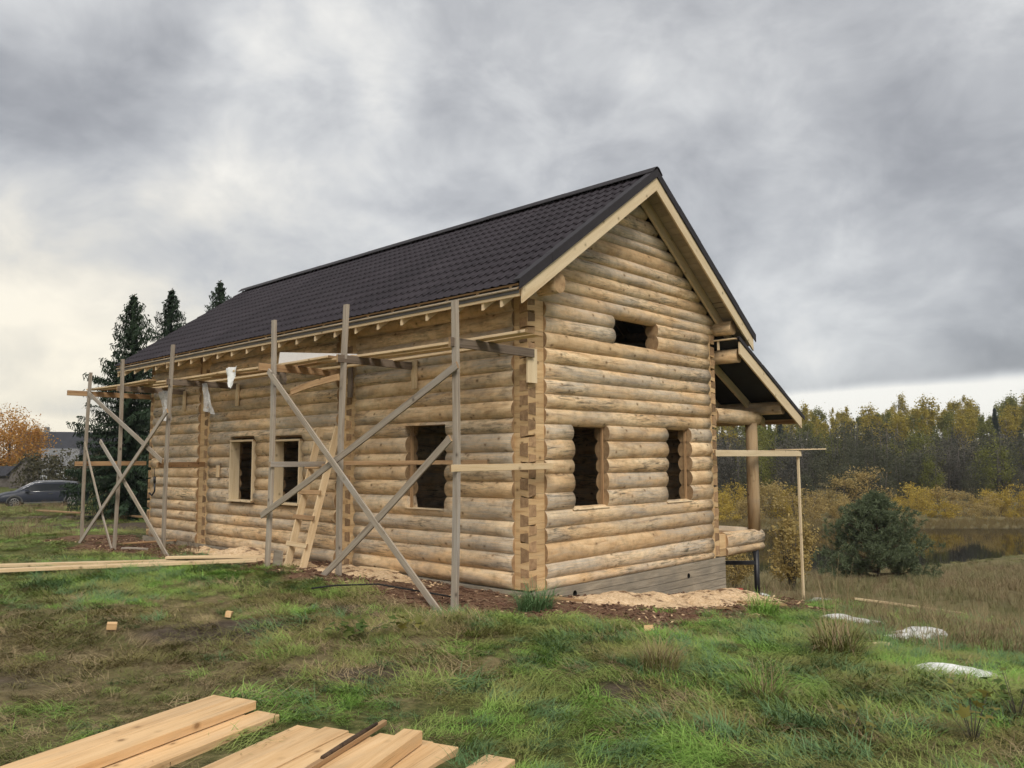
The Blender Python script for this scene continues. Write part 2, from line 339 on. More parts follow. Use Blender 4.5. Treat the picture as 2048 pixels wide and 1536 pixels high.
g = G('sawdust', .95, .1); n1 = g.noise(g.coords('World'), 30, 4, .7); n2 = g.noise(g.coords('World'), 5, 5, .7); c = g.ramp(n1, [(.3, (.40, .26, .14)), (.5, (.64, .46, .28)), (.72, (.76, .60, .41))]); c = g.mix(g.ramp(n2, [(.53, 0), (.63, .9)]), c, (.12, .062, .034)); g.bump(n1, .8, .012); g.color(c); flat('chip_light', (.62, .44, .26), .9, var=.2)
flat('bark_chip', (.13, .070, .043), .95, var=.45, scale=14); flat('bark_chip_pale', (.24, .155, .095), .95, var=.35, scale=14)
# leaves and grass
def leafmat(name, cols, trans=.35, rough=.6, world=None, spec=.2):
    g = G(name, rough, spec); r = g.rnd(); geo = g.new('ShaderNodeNewGeometry'); ri = geo.outputs['Random Per Island']
    k = g.math('ADD', g.math('MULTIPLY', r, .45), g.math('MULTIPLY', ri, .55)); st = [(i/(len(cols)-1), q) for i, q in enumerate(cols)]
    c = g.ramp(k, st)
    if world: c = g.mix(g.ramp(g.noise(g.coords('World'), world[1], 4, .6), [(.42, 0), (.6, .8)]), c, world[0])
    g.color(c)
    if trans:
        tr = g.new('ShaderNodeBsdfTranslucent'); g.l.new(c, tr.inputs[0]); mx = g.new('ShaderNodeMixShader'); mx.inputs[0].default_value = trans
        out = g.n['Material Output']; g.l.new(g.p.outputs[0], mx.inputs[1]); g.l.new(tr.outputs[0], mx.inputs[2]); g.l.new(mx.outputs[0], out.inputs[0])
    return g.m
leafmat('grass_green', [(.10, .205, .03), (.165, .31, .05), (.235, .38, .075), (.32, .40, .12)], world=((.25, .225, .08), .8), trans=0)
leafmat('grass_blue', [(.075, .145, .05), (.115, .205, .08), (.17, .265, .115)], trans=0)
leafmat('grass_olive', [(.12, .12, .03), (.18, .17, .05), (.25, .215, .08), (.33, .26, .12)], world=((.12, .14, .035), 1.1), trans=0)
leafmat('grass_straw', [(.20, .14, .07), (.30, .225, .12), (.40, .31, .17), (.24, .175, .085)], trans=0)
leafmat('grass_brown', [(.13, .085, .05), (.20, .14, .08), (.28, .205, .115), (.16, .12, .06)], trans=0)
leafmat('meadow_grass', [(.14, .125, .055), (.20, .165, .08), (.26, .20, .105), (.17, .15, .065)], world=((.145, .155, .06), .16), trans=0)
leafmat('reed', [(.20, .15, .06), (.28, .21, .09), (.16, .13, .05)])
leafmat('spruce_needle', [(.014, .028, .014), (.024, .044, .022), (.040, .062, .030)], .15)
leafmat('pine_needle', [(.105, .135, .072), (.155, .19, .10), (.215, .25, .14)], .4)
leafmat('willow_leaf', [(.32, .24, .04), (.44, .32, .055), (.55, .40, .08), (.34, .28, .065)], .4)
leafmat('willow_rust', [(.28, .20, .075), (.37, .27, .095), (.45, .34, .13), (.29, .23, .085)], .35)
leafmat('birch_leaf', [(.25, .22, .038), (.34, .28, .045), (.44, .34, .06), (.28, .255, .05)], .4)
leafmat('birch_green', [(.13, .145, .032), (.19, .195, .042), (.26, .24, .055)], .4)
leafmat('alder_leaf', [(.080, .086, .048), (.10, .104, .060), (.125, .125, .074)], .5)
leafmat('alder_twig', [(.078, .074, .055), (.098, .091, .070), (.12, .11, .086)], .4)
leafmat('far_spruce', [(.014, .022, .013), (.022, .034, .018)], .1)
leafmat('maple_leaf', [(.36, .16, .04), (.47, .22, .05), (.55, .31, .075), (.33, .20, .045)], .4)
leafmat('bush_leaf', [(.050, .050, .026), (.075, .070, .036), (.105, .090, .05)], .3)
leafmat('weed_leaf', [(.055, .10, .025), (.10, .14, .035), (.20, .19, .05)], .35)
leafmat('yellow_weed', [(.16, .17, .04), (.26, .23, .06), (.11, .14, .035)], .4)
flat('birch_bark', (.46, .43, .38), .8, var=.3, scale=4); flat('pale_trunk', (.23, .20, .165), .9, var=.3, scale=4); flat('grey_trunk', (.095, .082, .07), .9, var=.3, scale=4)
flat('plastic_white', (.72, .72, .71), .45, var=.06); flat('sack_white', (.72, .72, .70), .7, var=.08, scale=5); flat('red_plastic', (.45, .05, .04), .5)
g = G('film', .25, .5); n = g.noise(g.coords(), 9, 4, .6); g.bump(n, .6, .02); g.color((.62, .62, .61)); tp = g.new('ShaderNodeBsdfTransparent'); mx = g.new('ShaderNodeMixShader'); g.l.new(g.ramp(n, [(.35, .35), (.65, .75)]), mx.inputs[0])
g.l.new(tp.outputs[0], mx.inputs[1]); g.l.new(g.p.outputs[0], mx.inputs[2]); g.l.new(mx.outputs[0], g.n['Material Output'].inputs[0])
g = G('lake', .04, .5); n = g.noise(g.coords('World', (.5, 1.6, 1)), 2.2, 4, .6); g.bump(n, .03, .03); g.color((.008, .009, .008))
flat('car_paint', (.034, .038, .052), .38, spec=.22, var=.03); flat('car_glass', (.012, .014, .016), .12, spec=.3, var=.02); flat('car_chrome', (.55, .55, .56), .25, metal=.9); flat('tyre', (.02, .02, .02), .9); flat('rim', (.32, .31, .30), .4, metal=.6); flat('car_lower', (.10, .10, .095), .6); flat('lamp_glass', (.55, .56, .58), .15)
flat('old_timber', (.115, .100, .088), .9, var=.3, scale=3); flat('slate_roof', (.036, .037, .044), .8, var=.2, scale=2); flat('grey_roof', (.17, .17, .17), .85, var=.2, scale=2); flat('white_wall', (.52, .53, .53), .85, var=.1); flat('house_dark', (.05, .047, .047), .9)
# ---------------------------------------------------------------- ground sheet and lake
def axis_pts(lo, hi, c0, c1, d, grow=1.09):
    p = list(np.arange(c0, c1+1e-6, d)); s = d
    while p[-1] < hi: s *= grow; p.append(p[-1]+s)
    s = d
    while p[0] > lo: s *= grow; p.insert(0, p[0]-s)
    return np.array(p)
gx = axis_pts(-450, 450, -9, 9, .11); gy = axis_pts(-60, 430, 3, 17, .11, 1.06)
GX, GY = np.meshgrid(gx, gy); nx_, ny_ = len(gx), len(gy)
def masks(x, y):
    b, a = to_house(x, y); n = fbm(x, y, .9, 4, 21)-.5; n2 = fbm(x, y, 2.6, 3, 31)-.5
    dl = np.maximum(np.maximum(-b-1.35, b-.1), 0) + np.maximum(0, np.maximum(-.6-a, a-14))     # strip along the long wall
    dg = np.maximum(np.maximum(-a-1.95+.12*np.maximum(b-1.5, 0)**1.3, a-.2), 0) + np.maximum(0, np.maximum(-.9-b, b-7.2))
    mul = np.clip(1.05-np.minimum(dl, dg)/.9 + n*2.0 + n2*.5 - .12, 0, 1)
    mul = np.where((a > 0.3) & (b > 5.6), mul*.4, mul)
    mud = np.zeros_like(x)
    for cx, cy, rx, ry, s in ((-2.9, 8.1, .9, .6, .9), (-4.2, 6.4, 1.3, .5, .6), (-1.2, 6.4, 1.2, .5, .5), (-7.4, 20.5, 2.6, 1.2, .9), (-10.5, 26, 6, 3, .9), (-1.6, 9.3, .8, .5, .7), (-3.6, 10.8, .9, .5, .5), (0.9, 6.0, .8, .4, .6), (-16, 32, 7, 2.5, .9), (3.6, 12.2, 1.3, .6, .6)):
        mud = np.maximum(mud, s*np.exp(-(((x-cx)/rx)**2 + ((y-cy)/ry)**2)) + n*.35*np.exp(-(((x-cx)/rx)**2 + ((y-cy)/ry)**2)*.5))
    mud = np.clip(mud, 0, 1)
    dry = np.clip(.50*ss(.9, -1.2, x - .12*(y-6))*ss(12, 8, y) + 1.4*n2 + .45*n + .22*ss(1.8, -1., x) + .04, 0, 1)
    mead = ss(13, 20, y)*ss(2, 5, x - .02*y)
    saw = np.zeros_like(x)
    for B_, A_, rb, ra, s in ((1.3, -.95, 1.1, .55, .95), (3.2, -.95, 1.2, .50, .95), (-.6, 2.7, .5, 1.5, .9), (-.6, 6.0, .5, 1.6, .9), (4.9, -.6, .7, .25, .7), (-.4, 8.2, .3, .7, .7)):
        saw = np.maximum(saw, s*np.exp(-(((b-B_)/rb)**2 + ((a-A_)/ra)**2)) + n*.4*np.exp(-.5*(((b-B_)/rb)**2 + ((a-A_)/ra)**2)))
    return mul, mud, dry, mead, np.clip(saw, 0, 1)
GZ = terrain(GX, GY)
ii = np.arange((ny_-1)*nx_).reshape(ny_-1, nx_)[:, :-1].ravel()
gme = np_mesh('ground', np.stack([GX, GY, GZ], -1).reshape(-1, 3), np.stack([ii, ii+1, ii+1+nx_, ii+nx_], 1), [MAT['ground_soil']], None, True)
for nm, arr in zip(('mulch', 'mud', 'dry', 'mead', 'saw'), masks(GX.ravel(), GY.ravel())):
    at_ = gme.attributes.new(nm, 'FLOAT', 'POINT'); at_.data.foreach_set('value', arr.astype(np.float32))
tag(link('ground', gme), kind='structure')
lk = MB(); lk.add([(-30, 36, WATER_Z), (400, 36, WATER_Z), (400, 82, WATER_Z), (-30, 82, WATER_Z)], [(0, 1, 2, 3)])
tag(lk.build('lake_water', [MAT['lake']]), kind='structure')

# ---------------------------------------------------------------- log house
house = tag(empty('log_house', (0, 0, 0), house=True), 'unfinished log house with dark brown metal roof and empty window openings', 'house')
NR = 24
SQ = []; CI = []
for j in range(NR):
    c_, s_ = math.cos(2*math.pi*j/NR), math.sin(2*math.pi*j/NR); k_ = max(abs(c_), abs(s_)); CI.append((c_, s_)); SQ.append((c_/k_, s_/k_))
LOGM = [MAT['log_wood'], MAT['end_grain'], MAT['hewn_wood'], MAT['tail_end']]
def make_log(axis, s0, s1, off, zb, zt, e0, e1, cuts=(), depth=.127, hew=.075, tl0=.32, tl1=.32, name='log', parent=None, seed=None):
    """zb, zt: (value at s0, value at s1) of the seams below and above"""
    parent = parent or house; L = s1-s0; rr = random.Random(seed if seed is not None else rnd.random())
    ph = [rr.uniform(0, 9) for _ in range(6)]; dk = rr.uniform(-.010, .014)
    def lay(x):
        t = min(1, max(0, x/L)); b_ = zb[0]+(zb[1]-zb[0])*t; t_ = zt[0]+(zt[1]-zt[0])*t; return (b_+t_)/2-z00, (t_-b_)/2
    z00 = (zb[0]+zt[0])/2
    def ring(x, kind, a=1., tilt=0.):
        zc_, hh = lay(x); o = []
        if kind == 'r':
            wav = .005*math.sin(x*1.7+ph[0]) + .003*math.sin(x*4.3+ph[1])
            d = depth*(.80+.20*hh/.1125) + dk + wav; h = hh+.027
            for j, (c, s) in enumerate(CI):
                q = 1 + .018*math.sin(2*math.pi*j/NR*3+ph[2]+x*.9) + .012*math.sin(2*math.pi*j/NR*5+ph[3]-x*2.1)
                o.append((x, c*d*q, zc_+s*h*(1+.5*(q-1))))
        else:
            for c, s in SQ: o.append((x, c*hew, zc_ + s*(hh-.0015)*a*(1+tilt*c)))
        return o
    rs = []; md = []; sm = []
    def put(r, m=0, s=True):
        if rs: md.append(m); sm.append(s)
        rs.append(r)
    x0 = 0; x1 = L; cap0 = cap1 = 1
    if e0 == 'tail':
        tw = rr.choice((-1, 1))*rr.uniform(.05, .24); th_ = rr.uniform(.52, .70)
        put(ring(rr.uniform(-.006, .004), 'q', th_, tw)); put(ring(.15, 'q', th_*.76, tw*.6), 2, False); put(ring(.15, 'q'), 2, False); put(ring(tl0, 'q'), 2, False); put(ring(tl0, 'r'), 1, False); x0 = tl0; cap0 = 3
    elif e0 == 'hewn': put(ring(0, 'q')); put(ring(tl0, 'q'), 2, False); put(ring(tl0, 'r'), 1, False); x0 = tl0; cap0 = 2
    else: put(ring(0, 'r'))
    if e1 in ('tail', 'hewn'): x1 = L-tl1
    n = max(2, int((x1-x0)/.32)+1); xs = [(x0+(x1-x0)*i/n, None) for i in range(1, n+1)]
    for ca, cb, side, zv in cuts:
        xs = [q for q in xs if not (ca-.03 < q[0] < ca+.03 or cb-.03 < q[0] < cb+.03)]
        xs += [(ca-.002, None), (ca, (side, zv)), (cb, (side, zv)), (cb+.002, None)]
        xs = [(q[0], (side, zv)) if ca <= q[0] <= cb else q for q in xs]
    xs.sort(key=lambda q: q[0])
    if not xs or xs[-1][0] < x1-.001: xs.append((x1, None))
    for x, cl in xs:
        r = ring(x, 'r')
        if cl: r = [(p, q, (min(z, cl[1]-z00) if cl[0] == 'top' else max(z, cl[1]-z00))) for p, q, z in r]
        put(r, 0, True)
    if e1 == 'tail': put(ring(x1, 'q'), 1, False); put(ring(L-.15, 'q'), 2, False); put(ring(L-.15, 'q', .46), 2, False); put(ring(L, 'q', .60, -.1), 2, False); cap1 = 3
    elif e1 == 'hewn': put(ring(x1, 'q'), 1, False); put(ring(L, 'q'), 2, False); cap1 = 2
    b = MB(); b.rings([[Vector(q) for q in r] for r in rs], md, sm, cap0, cap1)
    o0 = Vector((s0, off, z00)) if axis == 'x' else Vector((off, s0, z00))
    fr = frame(o0-(OFF.get(parent) or Vector()), (1, 0, 0) if axis == 'x' else (0, 1, 0), (0, 0, 1))
    return b.build(name, LOGM, parent, fr)
def course(axis, s0, s1, off, n0, n1, f0, f1, e0, e1, wins=(), **k):
    """one course from seam (n0 near, f0 far) to (n1 near, f1 far), split at window openings (wa, wb, z0, z1)"""
    segs = [(s0, s1)]; cuts = []
    lo, hi = min(n0, f0), max(n1, f1)
    for wa, wb, z0, z1 in wins:
        if z0 <= lo+.05 and z1 >= hi-.05:
            segs = [q for sa, sb in segs for q in ((((sa, wa), (wb, sb)) if sa < wa and wb < sb else ((sa, sb),)))]
        elif z0 < lo+.04 < z1: cuts.append((wa, wb, 'bot', z1))
        elif z0 < hi-.04 < z1: cuts.append((wa, wb, 'top', z0))
    at_ = lambda p, q, s: p+(q-p)*(s-s0)/(s1-s0)
    for sa, sb in segs:
        make_log(axis, sa, sb, off, (at_(n0, f0, sa), at_(n0, f0, sb)), (at_(n1, f1, sa), at_(n1, f1, sb)), e0 if sa == s0 else 'cut', e1 if sb == s1 else 'cut',
                 [(ca-sa, cb-sa, sd_, z) for ca, cb, sd_, z in cuts if sa < ca and cb < sb], **k)
GN = [0, .147, .34, .618, .819, 1.069, 1.301, 1.565, 1.749, 2.042, 2.255, 2.474, 2.666, 2.874, 3.115, 3.315, 3.54, 3.757, 3.969, 4.18, 4.36, 4.55, 4.735, 4.925, 5.14, 5.285, 5.485, 5.705, 5.93]
GF = [0, .107, .373, .617, .856, 1.048, 1.31, 1.558, 1.806, 2.046, 2.285, 2.5, 2.711, 2.916, 3.117, 3.368, 3.555, 3.818, 4.006] + GN[19:]
LNR = [.02, .246, .488, .706, .924, 1.232, 1.463, 1.69, 1.876, 2.132, 2.337, 2.576, 2.777, 3.003, 3.205, 3.405, 3.608, 3.833, 4.05]
LFR = [-.03, .21, .449, .653, .876, 1.168, 1.374, 1.582, 1.82, 2.09, 2.36, 2.57, 2.77, 3.0, 3.2, 3.40, 3.60, 3.83, 4.05]
def Lseam(i, s): return LNR[i]+(LFR[i]-LNR[i])*s/LN
GW = [(.94, 1.76, 1.05, 2.27), (3.41, 4.15, 1.05, 2.28), (1.97, 3.18, 3.55, 3.97)]
LW = [(7.13, 8.10, .90, 2.24), (5.47, 6.42, .90, 2.22), (1.62, 2.53, 1.02, 2.29)]
RIDB, RIDZ, TAN = 2.559, 6.33, .7115
def roofz(b): return RIDZ - TAN*abs(b-RIDB)
for back in (0, 1):
    off = LN-.075 if back else .075
    for i in range(len(GN)-1):
        if i < 18: course('x', -.004, WD+.004, off, GN[i], GN[i+1], GF[i], GF[i+1], 'tail', 'tail', () if back else GW, tl0=.33, tl1=.26)
        else:
            hw_ = min(2.54, (5.985-(GN[i]+GN[i+1])/2)/TAN+.15)
            course('x', RIDB-hw_, RIDB+hw_, off, GN[i], GN[i+1], GF[i], GF[i+1], 'cut', 'cut', () if back else GW)
for i in range(len(LNR)-1):
    S = (0-.004, 4.10, 9.28, LN+.004)
    for k in range(3):
        jit = [0, 0] if i in (4, 9, 10) else [rnd.uniform(-.012, .012) for _ in range(2)]
        course('y', S[k], S[k+1], .075, Lseam(i, S[k])+(0 if k == 0 else jit[0]*0), Lseam(i+1, S[k]), Lseam(i, S[k+1]), Lseam(i+1, S[k+1]), 'tail' if k == 0 else 'hewn', 'tail' if k == 2 else 'hewn',
               [q for q in LW if S[k] < q[0] and q[1] < S[k+1]], tl0=(.26, .31, .28)[k], tl1=(.22, .20, .26)[k])
    course('y', -.004, LN+.004, WD-.075, Lseam(i, 0), Lseam(i+1, 0), Lseam(i, LN), Lseam(i+1, LN), 'tail', 'tail')
for a0 in (4.10, 9.28):                      # cross walls, their ends show on the long wall
    for i in range(17): course('x', -.005, WD-.01, a0, GN[i], GN[i+1], GF[i], GF[i+1], 'tail', 'hewn')

# window joinery: jamb battens, raw sills, box frames
def hb(name, x0, x1, y0, y1, z0, z1, mat, parent=house):
    """axis-aligned board in house coordinates, grain along its longest side"""
    d = (x1-x0, y1-y0, z1-z0); k = max(range(3), key=lambda q: d[q]); c_ = [(x0+x1)/2, (y0+y1)/2, (z0+z1)/2]
    p0 = list(c_); p1 = list(c_); p0[k] -= d[k]/2; p1[k] += d[k]/2; o = [q for q in range(3) if q != k]
    nrm = [0, 0, 0]; nrm[o[1]] = 1
    return board(name, p0, p1, d[o[0]], d[o[1]], nrm, mat, parent)
for wa, wb, z0, z1 in GW[:2]:
    for s, e in ((wa, 1), (wb, -1)): hb('jamb_batten', s-.004 if e > 0 else s-.016, s+.016 if e > 0 else s+.004, .055, .10, z0+.004, z1-.004, MAT['brown_board'])
    hb('window_sill', wa-.02, wb+.02, -.04, .19, z0-.012, z0+.004, MAT['planed_board'])
wa, wb, z0, z1 = LW[2]
for s, e in ((wa, 1), (wb, -1)): hb('jamb_batten', .05, .105, s-.004 if e > 0 else s-.016, s+.016 if e > 0 else s+.004, z0+.004, z1-.004, MAT['brown_board'])
hb('window_sill', -.04, .19, wa-.02, wb+.02, z0-.012, z0+.004, MAT['planed_board'])
for wa, wb, z0, z1 in LW[:2]:
    zb_, zt_ = z0+.05, z1-.075
    for s in (wa+.025, wb-.06): hb('frame_jamb', -.085, .125, s, s+.035, zb_+.03, zt_-.03, MAT['planed_board'])
    hb('frame_head', -.085, .125, wa+.024, wb-.024, zt_-.03, zt_+.005, MAT['planed_board'])
    hb('frame_sill', -.115, .125, wa+.005, wb-.005, zb_-.005, zb_+.029, MAT['planed_board'])
    hb('lintel_packing', .02, .18, wa, wb, zt_+.05, zt_+.07, MAT['brown_board'])

# foundation, floor, attic deck
def found():
    bm = bmesh.new(); x0, x1, y0, zt_, zb_ = -.05, WD+.135, -.04, .0, -1.3
    # front face with two vent holes
    loops = [[(x0, zt_), (x1, zt_), (x1, zb_), (x0, zb_)]]
    for hx, hz in ((.92, -.115), (3.98, -.20)): loops.append([(hx+.045*math.cos(q*math.pi/6), hz+.045*math.sin(q*math.pi/6)) for q in range(12)])
    ed = []; hv = []
    for lp in loops:
        vv = [bm.verts.new((x, y0, z)) for x, z in lp]; hv.append(vv)
        ed += [bm.edges.new((vv[i], vv[(i+1) % len(vv)])) for i in range(len(vv))]
    bmesh.ops.triangle_fill(bm, edges=ed, use_beauty=True)
    for vv in hv[1:]:
        w2 = [bm.verts.new((v.co.x, y0+.25, v.co.z)) for v in vv]
        for i in range(12): f = bm.faces.new((vv[i], vv[(i+1) % 12], w2[(i+1) % 12], w2[i])); f.material_index = 1
        f = bm.faces.new(w2); f.material_index = 1
    o = hv[0]; yb = LN+.06
    bk = [bm.verts.new((v.co.x, yb, v.co.z)) for v in o]
    for i in range(4): bm.faces.new((o[i], o[(i+1) % 4], bk[(i+1) % 4], bk[i]))
    bm.faces.new(bk); bmesh.ops.recalc_face_normals(bm, faces=bm.faces)
    me = bpy.data.meshes.new('foundation'); bm.to_mesh(me); bm.free(); me.materials.append(MAT['concrete']); me.materials.append(MAT['dark_void']); return me
link('foundation', found(), house)
hb('subfloor', .2, WD-.2, .2, LN-.2, .02, .06, MAT['dark_board']); hb('attic_deck', .18, WD-.18, .18, LN-.18, 2.97, 3.01, MAT['dark_board'])

# ---------------------------------------------------------------- main roof
def slope_piece(name, b0, z0, b1, z1, vh, y0, y1, mat, parent):
    """plumb-cut board on the rake; (b0, z0)-(b1, z1) is its lower edge, vh its plumb height"""
    off_ = OFF.get(parent) or Vector(); fr = frame(Vector((b0, (y0+y1)/2, z0))-off_, (b1-b0, 0, z1-z0), (0, 1, 0)); inv = fr.inverted(); b = MB()
    q = [Vector((x, y, z))-off_ for y in (y0, y1) for x, z in ((b0, z0), (b1, z1), (b1, z1+vh), (b0, z0+vh))]
    q = [inv @ p for p in q]
    fs = [(0, 1, 2, 3), (7, 6, 5, 4), (0, 4, 5, 1), (1, 5, 6, 2), (2, 6, 7, 3), (3, 7, 4, 0)]
    b.add(q, fs); me = b.mesh(name, [mat])
    bm = bmesh.new(); bm.from_mesh(me); bmesh.ops.recalc_face_normals(bm, faces=bm.faces); bm.to_mesh(me); bm.free()
    return link(name, me, parent, fr)
YF, YB = -.475, LN+.46
EB = -.69                                           # eave tile edge; the other side mirrors it
rf = MB()
for sgn in (1, -1):
    e = RIDB-sgn*(RIDB-EB-.03)
    for dz0, dz1 in ((-.075, -.068),):
        v = [(e, YF+.03, roofz(e)+dz0), (RIDB, YF+.03, RIDZ+dz0), (RIDB, YB-.03, RIDZ+dz0), (e, YB-.03, roofz(e)+dz0)]
        v += [(x, y, z+.007) for x, y, z in v]
        rf.add(v, [(0, 1, 2, 3), (4, 7, 6, 5), (0, 4, 5, 1), (1, 5, 6, 2), (2, 6, 7, 3), (3, 7, 4, 0)])
roof = rf.build('roof', [MAT['membrane']], house); OFF[roof] = Vector()
SL = math.hypot(1, TAN); SLOPE = (RIDB-EB)*SL       # slope length
def sheet_mesh(width, length, waves, cs=.35):
    nseg = waves*5+1; us = np.linspace(0, width, nseg); rows = []
    s = 0.
    while s < length:                                # s runs up from the eave
        for f_ in (0., .30, .72, 1.): rows.append((min(s+f_*cs, length), f_))
        s += cs
    V = []
    for s_, f_ in rows:
        ph_ = 2*np.pi*us/width*waves
        arc = .030*np.cos(ph_)*(1 if 0 < s_ < length else 0); wv = .009*np.cos(ph_) + .006*np.cos(2*ph_)*.6
        zz_ = wv + .016*(1-f_) + .004
        V.append(np.stack([us, np.clip(s_+arc*(0 if s_ <= 0 else 1), 0, length), zz_], -1))
    V = np.array(V); m_, n_ = V.shape[:2]
    idx = np.arange(m_*n_).reshape(m_, n_); F = np.stack([idx[:-1, :-1].ravel(), idx[:-1, 1:].ravel(), idx[1:, 1:].ravel(), idx[1:, :-1].ravel()], 1)
    sm_ = np.array([not (rows[i][1] == 1. and rows[i+1][1] == 0.) for i in range(m_-1)]).repeat(n_-1)
    return np_mesh('roof_sheet', V.reshape(-1, 3), F, [MAT['roof_metal']], None, sm_)
NSH = 12; SHW = (YB-YF)/NSH; shm = sheet_mesh(SHW, SLOPE, 7, .30)
for sgn in (1, -1):
    for k in range(NSH):
        e = RIDB-sgn*(RIDB-EB); y = (YF+SHW*(k+1)) if sgn > 0 else (YF+SHW*k)
        fr = frame(Vector((e, y, roofz(e)-.02)), (0, -1 if sgn > 0 else 1, 0), Vector((-sgn*TAN, 0, 1)))
        link('roof_sheet', shm, roof, fr)
for k in range(7):                                  # ridge caps
    y0 = YF-.03+(YB-YF+.05)*k/7; y1 = y0+(YB-YF+.05)/7+.04; b = MB(); dz = .003*(k % 2)
    pr = [(-.14, -.072), (-.10, -.03), (-.045, .022), (0, .036), (.045, .022), (.10, -.03), (.14, -.072)]
    pr = pr+[(x, z-.012) for x, z in pr[::-1]]
    b.rings([[Vector((RIDB+x, y, RIDZ+.035+z+dz)) for x, z in pr] for y in (y0, y1)], 0, False, 0, 0); b.build('ridge_cap', [MAT['dark_trim']], roof)
for sgn in (1, -1):
    E = lambda t: RIDB-sgn*(RIDB-EB)*(1-t)          # t=0 eave, 1 ridge
    eb_ = RIDB-sgn*(RIDB+.62)
    for y0, y1 in ((YF, YF+.03), (YB-.03, YB)): slope_piece('barge_board', eb_, roofz(eb_)-.315, RIDB+sgn*.0, RIDZ-.315, .232, y0, y1, MAT['planed_board'], roof)
    for k in range(5):                              # verge flashing, lapped lengths
        t0, t1 = k/5-.004*(k > 0), (k+1)/5
        slope_piece('verge_trim', E(t0), roofz(E(t0))-.098, E(t1), roofz(E(t1))-.098, .135+.003*(k % 2), YF-.022-.0025*(k % 2), YF-.004, MAT['dark_trim'], roof)
        slope_piece('verge_trim', E(t0), roofz(E(t0))+.03+.002*(k % 2), E(t1), roofz(E(t1))+.03+.002*(k % 2), .012, YF-.02-.0025*(k % 2), YF+.11, MAT['dark_trim'], roof)
    for y in [-.115, LN+.07] + [-.34+.57*q for q in range(1, 23)]:
        slope_piece('rafter', eb_+sgn*.003, roofz(eb_)-.318, RIDB-sgn*.001, RIDZ-.318, .208, y, y+.045, MAT['planed_board'], roof)
    nb = 28
    for k in range(nb):                             # close boarding seen from below
        t = (k+.5)/nb*.985; e = E(t); wbd = SLOPE/nb*.985
        if sgn < 0 and k == 7: wbd *= .8
        p = Vector((e, YF+.035, roofz(e)-.092)); q = Vector((e, YB-.035, roofz(e)-.092))
        board('deck_board', p, q, wbd-.004, .02, (sgn*-TAN, 0, 1), MAT['soffit'], roof, bev=.002)
    x = eb_
    hbx = lambda nm, xa, xb, za, zb_, m: hb(nm, min(xa, xb), max(xa, xb), YF+.032, YB-.032, za, zb_, m, roof)
    hbx('fascia_board', x-sgn*.022, x, 3.845, 3.95, MAT['planed_board'])
    hbx('drip_edge', x-sgn*.034, x-sgn*.024, 3.882, 3.962, MAT['drip_metal'])
    hbx('eave_batten', x-sgn*.055, x-sgn*.005, 3.985, 4.008, MAT['brown_board'])
    for q in range(22): hb('counter_batten', min(x-sgn*.05, x+sgn*.0), max(x-sgn*.05, x), YF+.15+.605*q, YF+.195+.605*q, 3.964, 3.984, MAT['planed_board'], roof)
# purlin logs carried past the gable
make_log('y', -.40, LN+.40, .217, (4.045, 4.045), (4.285, 4.285), 'cut', 'cut', depth=.118, name='purlin_log')
make_log('y', -.37, LN+.40, 5.17, (4.03, 4.03), (4.235, 4.235), 'cut', 'cut', depth=.105, name='purlin_log')

# ---------------------------------------------------------------- porch on the far long side
def pz(b): return 2.617+.5*(7.844-b)
PY1 = 4.9
pm = MB(); v = [(5.15, YF+.03, pz(5.15)-.07), (7.82, YF+.03, pz(7.82)-.07), (7.82, PY1, pz(7.82)-.07), (5.15, PY1, pz(5.15)-.07)]; v += [(x, y, z+.012) for x, y, z in v]
pm.add(v, [(0, 1, 2, 3), (4, 7, 6, 5), (0, 4, 5, 1), (1, 5, 6, 2), (2, 6, 7, 3), (3, 7, 4, 0)])
porch = pm.build('porch_roof', [MAT['membrane']], house); OFF[porch] = Vector()
psl = math.hypot(2.694, 2.694*.5); psm = sheet_mesh((PY1-YF)/5, psl, 7, .30)
for k in range(5): link('roof_sheet', psm, porch, frame(Vector((7.844, YF+(PY1-YF)/5*k, pz(7.844)-.035)), (0, 1, 0), Vector((.5, 0, 1))))
slope_piece('barge_board', 7.75, pz(7.75)-.30, 5.20, pz(5.20)-.30, .225, YF, YF+.03, MAT['planed_board'], porch)
for k in range(3):
    b0, b1 = 7.86-2.7*k/3, 7.86-2.7*(k+1)/3
    slope_piece('verge_trim', b0, pz(b0)-.07, b1, pz(b1)-.07, .075+.003*(k % 2), YF-.02-.003*(k % 2), YF-.004, MAT['dark_trim'], porch)
for y in (.30, .98, 1.66, 2.34, 3.02, 3.7, 4.4): slope_piece('rafter', 7.74, pz(7.74)-.255, 5.16, pz(5.16)-.255, .165, y, y+.05, MAT['planed_board'], porch)
hb('fascia_board', 7.752, 7.775, YF+.032, PY1, pz(7.76)-.20, pz(7.76)-.10, MAT['brown_board'], porch)
hb('head_board', 5.10, 5.33, -.44, .0, 3.905, 3.93, MAT['planed_board'], porch); hb('upright_board', 5.30, 5.33, -.44, -.405, 3.75, 3.903, MAT['planed_board'], porch); hb('upright_board', 5.125, 5.155, -.10, -.06, 3.74, 3.903, MAT['planed_board'], porch)
make_log('y', -.385, PY1-.1, 5.33, (3.53, 3.53), (3.735, 3.735), 'cut', 'cut', depth=.10, name='purlin_log')
make_log('y', -.385, PY1-.1, 7.10, (2.655, 2.655), (2.855, 2.855), 'cut', 'cut', depth=.10, name='porch_beam')
make_log('x', WD-.02, 6.93, .10, (2.445, 2.445), (2.67, 2.67), 'hewn', 'cut', depth=.118, name='porch_beam', tl0=.12)
make_log('x', WD+.02, 6.86, .075, (.14, .13), (.40, .37), 'hewn', 'cut', depth=.125, name='porch_sill_log', tl0=.22)
